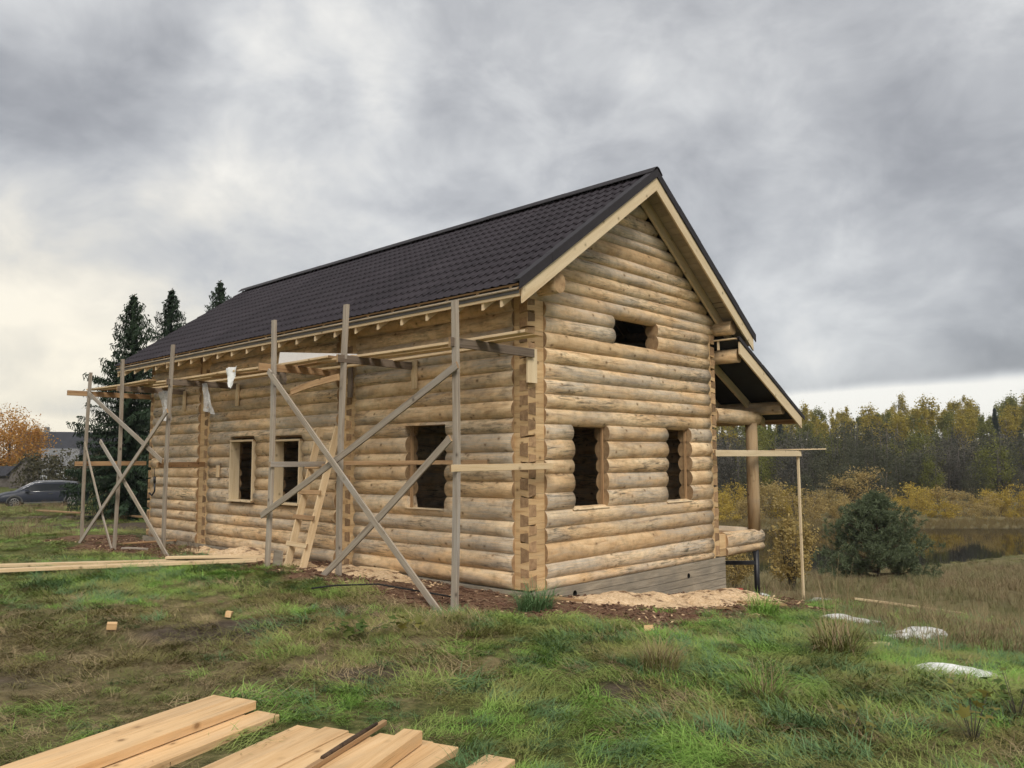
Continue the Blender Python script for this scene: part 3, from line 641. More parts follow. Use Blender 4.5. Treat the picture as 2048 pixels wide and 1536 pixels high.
make_log('x', WD+.02, 6.84, .075, (.01, .01), (.14, .13), 'hewn', 'cut', depth=.12, name='porch_sill_log', tl0=.22)
make_log('y', .21, PY1, 6.72, (.14, .14), (.39, .39), 'cut', 'cut', depth=.125, name='porch_sill_log')
make_log('y', .22, PY1-.2, 6.72, (2.44, 2.44), (2.652, 2.652), 'cut', 'cut', depth=.11, name='porch_beam')
for ya in (.10, 4.4):
    b = MB(); b.tube([(0, 0, .375), (0, 0, 1.0), (.004, 0, 1.8), (0, 0, 2.45)], [.116, .118, .114, .112], 20); o = b.build('porch_post', [MAT['post_log']], house, Matrix.Translation((6.70, ya, 0)))
    b = MB(); b.tube([(0, 0, .012), (0, 0, -1.25)], .052, 14); p_ = b.build('steel_pile', [MAT['black_steel']], house, Matrix.Translation((6.60, ya-.07, 0)))
    b = MB(); b.add([(-.15, -.01, .010), (-.052, -.01, .010), (-.052, -.01, -.26), (-.15, .01, .010), (-.052, .01, .010), (-.052, .01, -.26)], [(0, 2, 1), (3, 4, 5), (0, 1, 4, 3), (1, 2, 5, 4), (2, 0, 3, 5)]); b.build('gusset_plate', [MAT['black_steel']], p_)
    hb('steel_tie', WD+.06, 6.60, ya-.09+.0, ya-.03, -.27, -.19, MAT['black_steel']) if ya > 1 else board('steel_tie', (6.56, .03, -.235), (5.27, 1.45, -.235), .06, .075, (0, 0, 1), MAT['black_steel'], house)
hb('porch_deck', WD+.02, 6.62, .26, PY1, .30, .335, MAT['brown_board'])
# ---------------------------------------------------------------- scaffold along the long wall
sc = tag(empty('scaffold', (-1.4, 6., 0), house=True), 'rough timber scaffold of grey posts and crossed braces along the long wall', 'scaffold')
MG, MD, MF, MBn = MAT['grey_board'], MAT['dark_board'], MAT['fresh_board'], MAT['brown_board']
PST = [(-1.44, -.10, 3.72, .0), (-1.31, 2.41, 4.02, .035), (-1.41, 4.20, 4.00, .02), (-1.39, 7.95, 3.98, .04), (-1.43, 10.23, 3.90, .02), (-1.41, 12.12, 3.76, .03)]
for i, (b, a, zt_, ln_) in enumerate(PST):
    p = HW(b, a); board('post', (b-.004, a+ln_, gz(p.x, p.y)-.12), (b, a-ln_, zt_), .095, .05, (1, 0, 0), MG, sc, seed=i, bow=.022*(-1)**i)
put_ = [(-.085, .02, -1.52, 3.20, MD), (2.36, -.05, -1.46, 3.22, MD), (4.26, -.05, -1.62, 3.24, MBn), (7.90, -.05, -1.50, 3.26, MD), (10.28, -.05, -1.5, 3.28, MD), (12.17, -.02, -1.85, 3.28, MBn)]
for a, b0, b1, z, m in put_: board('putlog', (b0, a, z), (b1, a, z), .04, .115, (0, 0, 1), m, sc)
board('cleat', (.03, -.045, 2.80), (.03, -.045, 3.27), .19, .035, (0, 1, 0), MAT['planed_board'], sc)
for a in (2.30, 7.84, 10.22): board('cleat', (-.075, a, 2.86), (-.075, a, 3.30), .12, .03, (1, 0, 0), MF, sc)
board('cleat', (-.075, 3.98, 2.82), (-.075, 3.98, 3.36), .12, .03, (1, 0, 0), MD, sc)
for k, (b, a0, a1, z, m) in enumerate(((-1.02, -.95, 3.4, 3.285, MF), (-.80, -.90, 2.9, 3.285, MF), (-.42, .3, 4.6, 3.288, MF), (-1.10, 3.0, 6.4, 3.33, MF), (-.86, 2.7, 7.2, 3.33, MBn), (-1.05, 6.1, 9.6, 3.362, MF), (-.82, 6.8, 10.4, 3.362, MF), (-1.22, 9.2, 12.6, 3.40, MF), (-.98, 9.9, 12.4, 3.40, MBn), (-.45, 5.0, 9.0, 3.345, MF), (-.5, 9.1, 12.1, 3.372, MF))):
    board('platform_plank', (b, a0, z), (b, a1, z+.01), .17 if k != 2 else .10, .035, (0, 0, 1), m, sc, seed=k, bow=-.012)
BR = [((4.30, .90), (-.20, 2.90), MG), ((4.14, 3.17), (-.05, -.14), MG), ((2.63, .05), (-.15, 2.02), MG), ((3.54, 2.80), (2.30, 2.95), MBn),
      ((11.9, 3.27), (7.95, 1.74), MG), ((7.75, 2.70), (12.03, -.10), MG), ((11.1, 2.19), (7.5, -.06), MG), ((12.08, 2.17), (10.2, -.14), MG)]
for i, ((a0, z0), (a1, z1), m) in enumerate(BR):
    bb = -1.492-.030*(i % 2) if i not in (2, 3, 7) else (-1.555 if i == 2 else -1.47)
    board('brace', (bb, a0, z0), (bb, a1, z1), .095 if i not in (7,) else .06, .026, (1, 0, 0), m, sc, seed=20+i, bow=.02*(-1)**i)
board('mid_rail', (.315, -.15, 1.675), (-1.56, -.15, 1.665), .03, .085, (0, 0, 1), MF, sc)
board('mid_rail', (-1.37, 2.52, 1.72), (-.10, .68, 1.73), .03, .06, (0, 0, 1), MBn, sc)
board('mid_rail', (-.09, 4.13, 1.70), (-1.46, 4.13, 1.70), .03, .085, (0, 0, 1), MG, sc)
board('mid_rail', (-.10, 9.12, 1.68), (-1.52, 8.12, 1.685), .03, .10, (0, 0, 1), MBn, sc)
board('mid_rail', (-.05, 12.19, 1.70), (-1.62, 12.19, 1.70), .03, .10, (0, 0, 1), MBn, sc)
board('cleat', (-.085, 8.55, 1.42), (-.085, 8.55, 1.66), .12, .03, (1, 0, 0), MF, sc)

# ladder
ld = tag(empty('ladder', (-.9, 4.1, 0), house=True), 'home-made board ladder leaning on the log wall beside the framed window', 'ladder')
q0, q1 = Vector((-1.02, 4.32, -.02)), Vector((-.22, 4.62, 2.30)); r0_, r1_ = Vector((-1.02, 3.88, -.04)), Vector((-.22, 4.10, 2.32))
board('rail', q0, q1, .125, .03, (0, 1, -.1), MF, ld); board('rail', r0_, r1_, .125, .03, (0, 1, -.1), MF, ld)
for t in (.20, .38, .55, .73):
    o_ = Vector((-.072, 0, -.02)); board('rung', q0.lerp(q1, t)+o_+Vector((0, .08, 0)), r0_.lerp(r1_, t)+o_-Vector((0, .06, 0)), .075, .025, (-1, 0, .35), MF if t < .3 else MAT['brown_board'], ld, seed=int(t*100))

# temporary bracket beyond the gable
tb = tag(empty('trestle', (8.38, -.15, 0), house=True), 'light timber trestle of one thin post and a long rail nailed to the gable corner', 'trestle')
board('rail', (4.78, -.15, 1.86), (8.40, -.15, 1.86), .03, .115, (0, 0, 1), MAT['planed_board'], tb)
board('post', (8.39, -.10, -1.35), (8.37, -.10, 1.93), .055, .045, (0, 1, 0), MAT['planed_board'], tb)
board('cap_board', (7.62, .10, 1.935), (9.05, -.38, 1.955), .12, .026, (0, 0, 1), MF, tb)

# ---------------------------------------------------------------- lumber in the foreground
ML = MAT['lumber']
def plank(name, label, cx, cy, dx, dy, L, w_, t_, ztop, mat=ML, group=None, cat='plank', seed=0, tilt=0., **k):
    d = Vector((dx, dy, 0)).normalized(); p0 = Vector((cx, cy, ztop-t_/2)); p1 = p0-d*L+Vector((0, 0, tilt))
    o = board(name, p1, p0, w_, t_, (0, 0, 1), mat, None, bev=.003, seed=seed, bow=k.get('bow', .006)); return tag(o, label, cat, group)
gA = 'planks in the left foreground pile'; dA = (.444, .896)
plank('plank', 'fresh yellow plank at the left edge of the left foreground pile, top layer', -1.942, 5.501, *dA, 4.6, .176, .05, .203, group=gA, seed=1)
plank('plank', 'thick fresh plank on the right of the top layer in the left foreground pile', -1.762, 5.424, *dA, 4.4, .178, .055, .208, group=gA, seed=2)
plank('plank', 'fresh plank sticking out lowest on the right side of the left foreground pile', -1.59, 5.345, *dA, 4.5, .19, .05, .146, group=gA, seed=3)
plank('plank', 'plank lying under the top layer of the left foreground pile', -1.80, 5.33, *dA, 4.4, .18, .05, .148, group=gA, seed=4)
plank('plank', 'outer bottom plank under the left edge of the left foreground pile', -2.00, 5.40, *dA, 4.4, .18, .05, .148, group=gA, seed=5)
gB = 'planks in the middle foreground pile'; LB = ['leftmost plank of the middle foreground pile', 'second plank from the left in the middle foreground pile', 'plank directly left of the dark bark batten in the middle pile', 'plank between the bark batten and the square beam in the middle pile', 'short-ended plank half under the square beam in the middle pile', 'rightmost plank of the middle foreground pile with a clean sawn end']
for i, (pp, al) in enumerate(((-3.315, 4.09), (-3.127, 4.125), (-2.938, 4.10), (-2.75, 4.165), (-2.56, 4.18), (-2.42+.0, 4.155))):
    w_ = .180 if i < 4 else .172
    if i == 5: pp = -2.44+.06
    plank('plank', LB[i], pp*.906+al*.424, -pp*.424+al*.906, .424, .906, 4.2, w_, .055, .130+(.0, .005, .001, .007, .002, .006)[i], group=gB, seed=10+i)
for i, pp in enumerate((-3.22, -2.99, -2.76, -2.50)): plank('plank', ['bottom layer plank under the left of the middle foreground pile', 'bottom layer plank under the second plank of the middle pile', 'bottom layer plank under the bark batten of the middle pile', 'bottom layer plank under the square beam of the middle pile'][i], pp*.906+4.02*.424, -pp*.424+4.02*.906, .424, .906, 4.0, .185, .05, .072, group=gB, seed=30+i)
plank('square_beam', 'orange square timber lying on the middle foreground pile', -.585, 4.80, .332, .943, 2.8, .12, .075, .213, cat='beam', seed=41)
plank('bark_batten', 'narrow batten with dark bark edge across the middle foreground pile', -.80, 5.12, .333, .943, 2.6, .032, .03, .168, MAT['brown_board'], cat='batten', seed=42)
b_ = MB(); b_.tube([(-.83, 5.02, .178), (-.93, 4.74, .178), (-1.03, 4.46, .178)], [.010, .014, .012], 6); tag(b_.build('bark_strip', [MAT['bark']]), 'strip of dark bark left on the narrow batten in front', 'bark')
plank('plank', 'single plank end at the bottom edge right of the two piles', -.075, 4.637, .449, .893, 1.6, .182, .05, .118, cat='plank', seed=43)

def lplank(name, label, p, q, w_, t_, mat, lift=.0, cat='board', group=None, seed=0):
    P = Vector((*p, gz(*p)+lift+t_/2)); Q = Vector((*q, gz(*q)+lift+t_/2)); return tag(board(name, P, Q, w_, t_, (0, 0, 1), mat, None, seed=seed, bow=.008), label, cat, group)
lplank('long_board', 'long fresh board on the grass nearest the camera, left of the scaffold', (-11.0, 11.1), (-4.08, 12.93), .15, .05, MF, .07, seed=1)
lplank('long_board', 'long fresh board lying behind the nearest one left of the scaffold', (-10.5, 11.75), (-4.5, 13.42), .14, .045, MF, .06, seed=2)
lplank('long_board', 'shorter board end resting across the two long boards by the scaffold post', (-5.6, 13.1), (-3.7, 13.35), .12, .04, MF, .10, seed=3)
lplank('far_board', 'thin pale board lying on the mud beyond the scaffold', (-21.5, 36.5), (-11.9, 27.5), .16, .06, MAT['brown_board'], .12, seed=4)
lplank('far_board', 'second thin pale board lying on the mud nearer the house corner', (-16.5, 34), (-10.6, 26.3), .16, .06, MF, .16, seed=5)
lplank('thin_board', 'thin board lying in the dry weeds right of the trestle post', (5.55, 13.3), (8.1, 14.4), .08, .035, MF, .10, seed=6)
lplank('thin_board', 'thin weathered board in the mud at the foot of the left scaffold', (-8.3, 17.2), (-6.9, 18.4), .10, .03, MAT['brown_board'], .08, seed=7)
for i, (x, y, dx, dy, w_, m, lb) in enumerate(((-7.6, 16.3, .5, .1, .12, 'grey_board', 'grey offcut under the foot of the left scaffold brace'), (-5.1, 15.3, .6, -.15, .08, 'fresh_board', 'pale offcut in the sawdust behind the long boards'), (-5.6, 15.0, .5, .2, .07, 'fresh_board', 'narrow offcut left of the sawdust heap under the framed window'), (2.75, 10.6, .18, .3, .10, 'brown_board', 'small offcut in the grass in front of the gable'), (3.55, 11.6, .7, .25, .14, 'brown_board', 'split slab of wood at the right end of the sawdust'), (3.6, 8.0, .2, .08, .05, 'fresh_board', 'tiny pale offcut in the grass right of the dry stalks'), (.62, 10.35, .55, -.1, .03, 'brown_board', 'thin lath lying in the mulch before the gable'), (-2.1, 12.75, .7, -.3, .10, 'fresh_board', 'pale board lying in the sawdust below the open window'), (-2.6, 12.6, .4, .3, .07, 'fresh_board', 'short pale offcut by the second scaffold post'))):
    lplank('offcut', lb, (x-dx/2, y-dy/2), (x+dx/2, y+dy/2), w_, .03, MAT[m], .03, 'offcut', seed=50+i)
for i, (x, y, lb) in enumerate(((-3.97, 8.08, 'small cube of pale wood in the grass at the left'), (-3.05, 8.75, 'small wood chip block at the edge of the bare mud'), (1.35, 8.1, 'pale wood scrap in the grass before the gable'))):
    b_ = MB(); b_.box(-.045, .045, -.03, .03, -.01, .05); o = b_.build('wood_block', [MAT['lumber']]); o.location = (x, y, gz(x, y)+.03); o.rotation_euler = (.2, .1, i*1.3+.4); tag(o, lb, 'wood block')
b_ = MB(); b_.box(-.14, .16, -.012, .012, -.05, .26); o = b_.build('board_offcut', [MG]); p = HW(-1.35, 4.02); o.location = (p.x, p.y, gz(p.x, p.y)); o.rotation_euler = (.08, .03, TH+1.45); tag(o, 'grey square board standing at the foot of the third scaffold post', 'offcut')

# things left on the scaffold
def sheet(name, mat, corners, n=14, amp=.03, seed=1, droop=0.):
    c = [Vector(q) for q in corners]; V = []; rr = random.Random(seed); p1, p2 = rr.uniform(0, 9), rr.uniform(0, 9)
    nrm = (c[1]-c[0]).cross(c[3]-c[0]).normalized()
    for i in range(n+1):
        for j in range(n+1):
            u_, v_ = i/n, j/n; q = c[0]*(1-u_)*(1-v_)+c[1]*u_*(1-v_)+c[2]*u_*v_+c[3]*(1-u_)*v_
            d_ = float(fbm(u_*3+p1, v_*3+p2, 1, 3, seed))-.5; e_ = math.sin(u_*9+p1+v_*2)*.5
            V.append(q + nrm*amp*(d_*2+e_) + Vector((0, 0, -droop*u_*(1-u_)*4)))
    idx = np.arange((n+1)**2).reshape(n+1, n+1); F = np.stack([idx[:-1, :-1].ravel(), idx[1:, :-1].ravel(), idx[1:, 1:].ravel(), idx[:-1, 1:].ravel()], 1)
    return link(name, np_mesh(name, np.array(V), F, [mat], None, True))
h = lambda b, a, z: HW(b, a, z)
tag(sheet('plastic_film', MAT['film'], (h(-1.0, 7.45, 3.22), h(-1.0, 7.25, 3.24), h(-.95, 7.02, 2.62), h(-.97, 7.42, 2.70)), seed=3, amp=.05), 'clear plastic film hanging under the platform by the wall joint', 'plastic film')
tag(sheet('plastic_film', MAT['film'], (h(-.9, 9.55, 3.20), h(-.9, 9.15, 3.2), h(-.9, 9.0, 2.55), h(-.95, 9.35, 2.6)), seed=5, amp=.06), 'clear plastic film hanging behind the fourth scaffold post', 'plastic film')
tag(sheet('rag', MAT['sack_white'], (h(-1.2, 6.15, 3.40), h(-1.2, 5.72, 3.405), h(-1.22, 5.9, 3.02), h(-1.22, 5.98, 3.05)), seed=8, amp=.03), 'white rag draped over the edge of the scaffold platform', 'rag')
tag(sheet('paper_bag', MAT['dark_board'], (h(-.9, 4.72, 3.30), h(-.9, 5.02, 3.30), h(-.88, 4.98, 3.05), h(-.88, 4.62, 3.02)), seed=9, amp=.05), 'brown torn bag hanging under the platform by the third post', 'bag')
b_ = MB(); P_ = [h(-.72, 5.22, 3.36), h(-.72, 5.16, 3.64), h(-.72, 2.9, 3.40), h(-.72, 2.95, 3.365)]; nq = HW(1, 0)-HW(0, 0)
b_.add([p for p in P_]+[p+nq*.02 for p in P_], [(0, 1, 2, 3), (7, 6, 5, 4), (0, 4, 5, 1), (1, 5, 6, 2), (2, 6, 7, 3), (3, 7, 4, 0)]); tag(b_.build('sheet_offcut', [MAT['plastic_white']]), 'white tapered sheet standing on the platform under the eaves', 'sheet')
b_ = MB(); q = h(-1.47, 8.35, 1.6); b_.tube([q+Vector((0, 0, .02)), q+Vector((.01, 0, -.14))], .006, 6); b_.tube([q+Vector((.01, 0, -.14)), q+Vector((.015, 0, -.26))], .025, 8); b_.tube([q+Vector((.015, 0, -.26)), q+Vector((.02, 0, -.42)), q+Vector((-.03, 0, -.50)), q+Vector((-.08, 0, -.45))], .018, 8)
tag(b_.build('hanging_hook', [MAT['black_steel']]), 'dark steel hook with handle hung on the fourth scaffold post', 'hook')

# litter
def grid_faces(n):
    idx = np.arange((n+1)**2).reshape(n+1, n+1); return np.stack([idx[:-1, :-1].ravel(), idx[1:, :-1].ravel(), idx[1:, 1:].ravel(), idx[:-1, 1:].ravel()], 1)
def crumple(name, label, mat, x, y, rx, ry, hgt, seed, rot=0, cat='sack'):
    n = 34; u_, v_ = [q.ravel() for q in np.meshgrid(np.linspace(-1, 1, n+1), np.linspace(-1, 1, n+1), indexing='ij')]
    m = np.maximum(np.abs(u_), np.abs(v_)); r_ = np.hypot(u_, v_); k_ = np.where(r_ > 0, m/np.maximum(r_, 1e-6), 1); k_ = .35*1+.65*k_; u_, v_ = u_*k_, v_*k_
    f1 = fbm(u_*1.3+seed, v_*1.3, 1, 1, seed); fold = 1-np.abs(2*fbm(u_*1.0-seed, v_*1.5+seed, 1, 1, seed+2)-1)*1.8; e = np.clip(1-m**3, 0, 1)
    rr_ = 1+1.3*(fbm(u_*1.5, v_*1.5+seed, 1, 2, seed+4)-.5)
    X_ = (u_*math.cos(rot)*rx-v_*math.sin(rot)*ry)*rr_; Y_ = (u_*math.sin(rot)*rx+v_*math.cos(rot)*ry)*rr_
    V = np.stack([X_, Y_, terrain(X_+x, Y_+y)-gz(x, y)+.02+hgt*.6*e*(.25+.6*f1+.5*np.clip(fold, 0, 1))-.03*(1-e)], 1)
    o = link(name, np_mesh(name, V, grid_faces(n), [mat], None, True)); o.location = (x, y, gz(x, y)); return tag(o, label, cat)
crumple('plastic_sack', 'white plastic sack lying flat in the grass nearest the camera on the right', MAT['sack_white'], 3.62, 6.72, .40, .17, .075, 3, -.1)
crumple('plastic_sack', 'crumpled white sack heap in the weeds at the far right', MAT['sack_white'], 4.62, 9.25, .32, .28, .16, 8, .5)
crumple('plastic_sack', 'small white sack scrap left of the crumpled heap', MAT['sack_white'], 4.22, 9.0, .19, .16, .10, 11, .2)
crumple('plastic_scrap', 'white foam scraps trailing behind the sack heap', MAT['sack_white'], 4.35, 10.4, .20, .35, .12, 14, .9, 'scrap')
crumple('plastic_scrap', 'long white plastic scrap right of the trestle post', MAT['sack_white'], 5.9, 15.6, .38, .14, .16, 17, -.3, 'scrap')
crumple('plastic_scrap', 'white plastic scrap beside the thin board', MAT['sack_white'], 6.1, 14.6, .25, .12, .15, 19, .1, 'scrap')
crumple('litter_bag', 'red bag among litter under the porch', MAT['red_plastic'], 5.0, 17.9, .13, .1, .16, 23, 0, 'bag')
crumple('litter_bag', 'white bag next to the red litter under the porch', MAT['sack_white'], 5.45, 18.0, .22, .12, .14, 25, 0, 'bag')
# sawdust heaps
def heap(label, b, a, rb, ra, hgt, seed, mat='sawdust'):
    n = 56; c0 = HW(b, a); u_, v_ = [q.ravel() for q in np.meshgrid(np.linspace(-1, 1, n+1), np.linspace(-1, 1, n+1), indexing='ij')]
    B_, A_ = b+u_*rb, a+v_*ra; x = CX+B_*cT-A_*sT; y = CY+B_*sT+A_*cT; r_ = np.hypot(u_, v_)
    k = fbm(x, y, .42, 4, seed); e = np.maximum(-.4, 1-r_**1.5*(1.5-.9*fbm(x, y, .6, 4, seed+3)))
    z = terrain(x, y)+hgt*e*(.15+1.15*k)+.03*(fbm(x, y, .09, 2, seed+6)-.5)-.015-.16*np.maximum(0, fbm(x, y, .30, 3, seed+9)-.50)*(1.3-np.clip(e, 0, 1))*2
    o = link('sawdust_heap', np_mesh('sawdust_heap', np.stack([x-c0.x, y-c0.y, z], 1), grid_faces(n), [MAT[mat]], None, True)); o.location = (c0.x, c0.y, 0); tag(o, label, 'sawdust', 'sawdust heaps round the house')
heap('bright sawdust heap below the left gable window', 1.4, -.85, 1.25, .95, .19, 3); heap('bright sawdust heap at the right end of the gable foundation', 3.9, -.85, 1.1, .85, .20, 5); heap('low sawdust patch joining the two gable heaps', 2.7, -1.05, 1.0, .8, .16, 6)
heap('sawdust heap on the ground below the open window of the long wall', -.62, 2.75, .55, 1.25, .17, 7); heap('sawdust heap below the two framed windows', -.6, 6.4, .55, 1.3, .24, 9); heap('small sawdust heap at the foot of the ladder', -.65, 4.6, .5, .7, .17, 12); heap('sawdust spill beside the left wall joint', -.5, 8.1, .38, .7, .16, 15)
# ---------------------------------------------------------------- vegetation building blocks
def quads(P, U, V):
    """quads centred at P with half axes U, V"""
    n = len(P); v = np.stack([P-U-V, P+U-V, P+U+V, P-U+V], 1).reshape(-1, 3); return v, np.arange(n*4).reshape(n, 4)
def rand_dirs(n, r): d = r.normal(size=(n, 3)); return d/np.linalg.norm(d, axis=1, keepdims=True)
def leaf_quads(P, size, r, flatten=.0, asp=.6):
    n = len(P); d = rand_dirs(n, r); d[:, 2] *= 1-flatten; d /= np.linalg.norm(d, axis=1, keepdims=True)+1e-6
    e = np.cross(d, rand_dirs(n, r)); e /= np.linalg.norm(e, axis=1, keepdims=True)+1e-6
    s = (size*(.6+.8*r.random(n)))[:, None]; return quads(P, d*s*.5, e*s*.5*asp)
def crown_pts(n, r, centre, rad, clumps, sig=.28, low=.35):
    """points in clumps spread through an ellipsoid shell, so gaps stay between them"""
    C_ = rand_dirs(clumps, r)*(.45+.55*r.random(clumps)**.6)[:, None]; C_[:, 2] = np.where(C_[:, 2] < -low, -low*r.random(clumps), C_[:, 2])
    k = r.integers(0, clumps, n); cs = sig*(.6+.8*r.random(clumps)); p = C_[k]+r.normal(size=(n, 3))*cs[k][:, None]*.6
    return p*np.array(rad)+np.array(centre)
def stems(b, pts, m=0, n=6): b.tube([Vector(p) for p, _ in pts], [q for _, q in pts], n, m)
def make_tree(name, trunk_mesh, crown_mesh, loc, rz=0, s=1., label=None, cat='tree', group=None, crown='crown', trunk='trunk', sxy=1.):
    e = empty(name, loc, rz); e.scale = (s*sxy, s*sxy, s)
    if trunk_mesh: link(trunk, trunk_mesh, e)
    link(crown, crown_mesh, e); return tag(e, label, cat, group)

def spruce_meshes(H, Rb, seed, tiers=34):
    r = np.random.default_rng(seed); b = MB(); stems(b, [((0, 0, -.3), .13*H/9), ((.02, 0, H*.5), .075*H/9), ((0, 0, H), .012)], 0, 8)
    P = []; U = []; V = []
    for t in range(tiers):
        f = t/(tiers-1); z0 = H*(.03+.95*f**.92); L0 = Rb*(1-f)**.82*(.82+.36*r.random())+.12
        nb = int(6+3*(1-f)); a0 = r.random()*6.28
        for k in range(nb):
            az = a0+6.283*k/nb+r.normal()*.22; L = L0*(.55+.6*r.random()); d = np.array([np.cos(az), np.sin(az), 0]); sd_ = np.array([-d[1], d[0], 0])
            ns = max(8, int(L*20)); lift = .30*(f-.25)
            for q in range(1, ns+1):
                u_ = q/ns; x_ = L*u_; dz = lift*x_ - .30*L*u_**1.2*(1-f*.9) + .16*L*u_**3
                p = d*x_+np.array([0, 0, z0+dz]); wdt = .05+.22*L*(1-u_*.75)*.38
                for s_ in (-1, 1):
                    off = sd_*s_*wdt*.6*(.7+.6*r.random()); ax = (sd_*s_*.75+d*.65+np.array([0, 0, -.40-.3*r.random()])); ax /= np.linalg.norm(ax)
                    l_ = .06+wdt*.40; w2 = np.cross(ax, np.array([0, 0, 1.])+.4*r.normal(size=3)); w2 /= np.linalg.norm(w2)+1e-6
                    P.append(p+off+r.normal(size=3)*.025); U.append(ax*l_*.62); V.append(w2*(.014+.010*r.random()))
                    if r.random() < .85: P.append(p+off*.6+np.array([0, 0, -.07-.08*r.random()])); U.append(np.array([r.normal()*.04, r.normal()*.04, -.08-.05*r.random()])); V.append(sd_*.013+d*.011)
    for q in range(14): P.append(np.array([0, 0, H*(.93+.07*q/14)])); a_ = r.random()*6.28; U.append(np.array([np.cos(a_)*.09, np.sin(a_)*.09, .06])); V.append(np.array([0, 0, .02]))
    v, f_ = quads(np.array(P), np.array(U), np.array(V)); return b.mesh('spruce_trunk', [MAT['bark']]), np_mesh('spruce_crown', v, f_, [MAT['spruce_needle']])
sA = spruce_meshes(8.6, 2.3, 5, 40); sB = spruce_meshes(9.8, 2.3, 9, 42)
gS = 'spruces behind the house'
for (x, y, m, s, rz, lb) in ((-14.4, 30.0, sA, 1.0, .4, 'dark spruce with sweeping low branches left of the house, leftmost of three'), (-14.7, 34, sB, 1.0, 2.0, 'tall narrow spruce rising behind the roof, second of three'), (-14.1, 38, sB, 1.14, 4.0, 'spruce whose top only shows above the roof slope, rightmost of three')):
    make_tree('spruce_tree', m[0], m[1], (x, y, gz(x, y)-.1), rz, s, lb, 'tree', gS)

def pine_bush(seed, H=3.45, Rr=1.9):
    r = np.random.default_rng(seed); b = MB(); stems(b, [((0, 0, -.2), .07), ((.03, 0, H*.5), .045), ((0, 0, H*.95), .015)], 0, 7)
    P = []; U = []; V = []
    for k in range(150):
        f = (k+r.random())/150; f = f**.9; az = r.random()*6.28; L = Rr*np.interp(f, [0, .15, .4, .7, .9, 1], [.95, 1.0, .86, .52, .22, .03])*(.72+.42*r.random()); z0 = H*(.01+.90*f); rise = .18+.35*f
        base = np.array([0, 0, z0]); tip = np.array([np.cos(az)*L, np.sin(az)*L, z0+L*rise+.05]); stems(b, [(tuple(base), .018), (tuple(base*.4+tip*.6-np.array([0, 0, .04*L])), .010), (tuple(tip), .004)], 0, 4)
        nsh = int(4+10*L/Rr)
        for q in range(nsh):
            t = .35+.65*(q+1)/nsh; c = base*(1-t)+tip*t-np.array([0, 0, .12*L*t*(1-t)])+r.normal(size=3)*np.array([.13, .13, .09])*(.5+L/Rr)
            ax = np.array([np.cos(az)*.5, np.sin(az)*.5, .85])+r.normal(size=3)*.35; ax /= np.linalg.norm(ax); sl = .10+.14*r.random()
            n = 30; d = ax[None]*(.35+.5*r.random((n, 1)))+r.normal(size=(n, 3))*.6; d /= np.linalg.norm(d, axis=1, keepdims=True); w2 = np.cross(d, r.normal(size=(n, 3))); w2 /= np.linalg.norm(w2, axis=1, keepdims=True)
            l_ = (.045+.04*r.random((n, 1))); P.append(c+d*l_*.9+ax*(r.random((n, 1))*sl)); U.append(d*l_); V.append(w2*.0085)
    v, f_ = quads(np.concatenate(P), np.concatenate(U), np.concatenate(V)); return b.mesh('pine_trunk', [MAT['bark']]), np_mesh('pine_crown', v, f_, [MAT['pine_needle']])
pm_ = pine_bush(4); x, y = 13.6, 30.2
make_tree('young_pine', pm_[0], pm_[1], (x, y, gz(x, y)-.05), 0, 1.0, 'bushy young pine standing in the meadow before the lake', 'tree')

def shrub(seed, H, Rr, n, mat, size, clumps=26, nst=9, stemmat='grey_trunk', zlow=.25, sig=.3):
    r = np.random.default_rng(seed); b = MB()
    for k in range(nst):
        a_ = r.random()*6.28; t_ = np.array([np.cos(a_), np.sin(a_)])*Rr*(.25+.55*r.random()); h_ = H*(.6+.35*r.random())
        stems(b, [((t_[0]*.08, t_[1]*.08, -.1), .022*H/2), ((t_[0]*.5, t_[1]*.5, h_*.55), .013*H/2), ((t_[0], t_[1], h_), .004*H/2)], 0, 5)
    P = crown_pts(n, r, (0, 0, H*.55), (Rr, Rr, H*.46), clumps, sig, .8); P[:, 2] = np.maximum(P[:, 2], zlow*H*r.random(n))
    v, f_ = leaf_quads(P, size, r); return b.mesh('stems', [MAT[stemmat]]), np_mesh('crown', v, f_, [MAT[mat]])
ys = shrub(3, 2.0, .62, 3600, 'willow_rust', .055, 60, 14, sig=.22); ys2 = shrub(13, 1.6, .8, 3200, 'willow_rust', .06, 40, 12)
for x, y, m, s, lb in ((7.75, 22.5, ys, 1.0, 'yellow-green shrub just beyond the porch, left of the trestle post'), (5.9, 21.6, ys2, .6, 'low yellowing shrub under the porch corner')):
    make_tree('shrub', m[0], m[1], (x, y, gz(x, y)), rnd.random()*6, s, lb, 'shrub', trunk='stems')

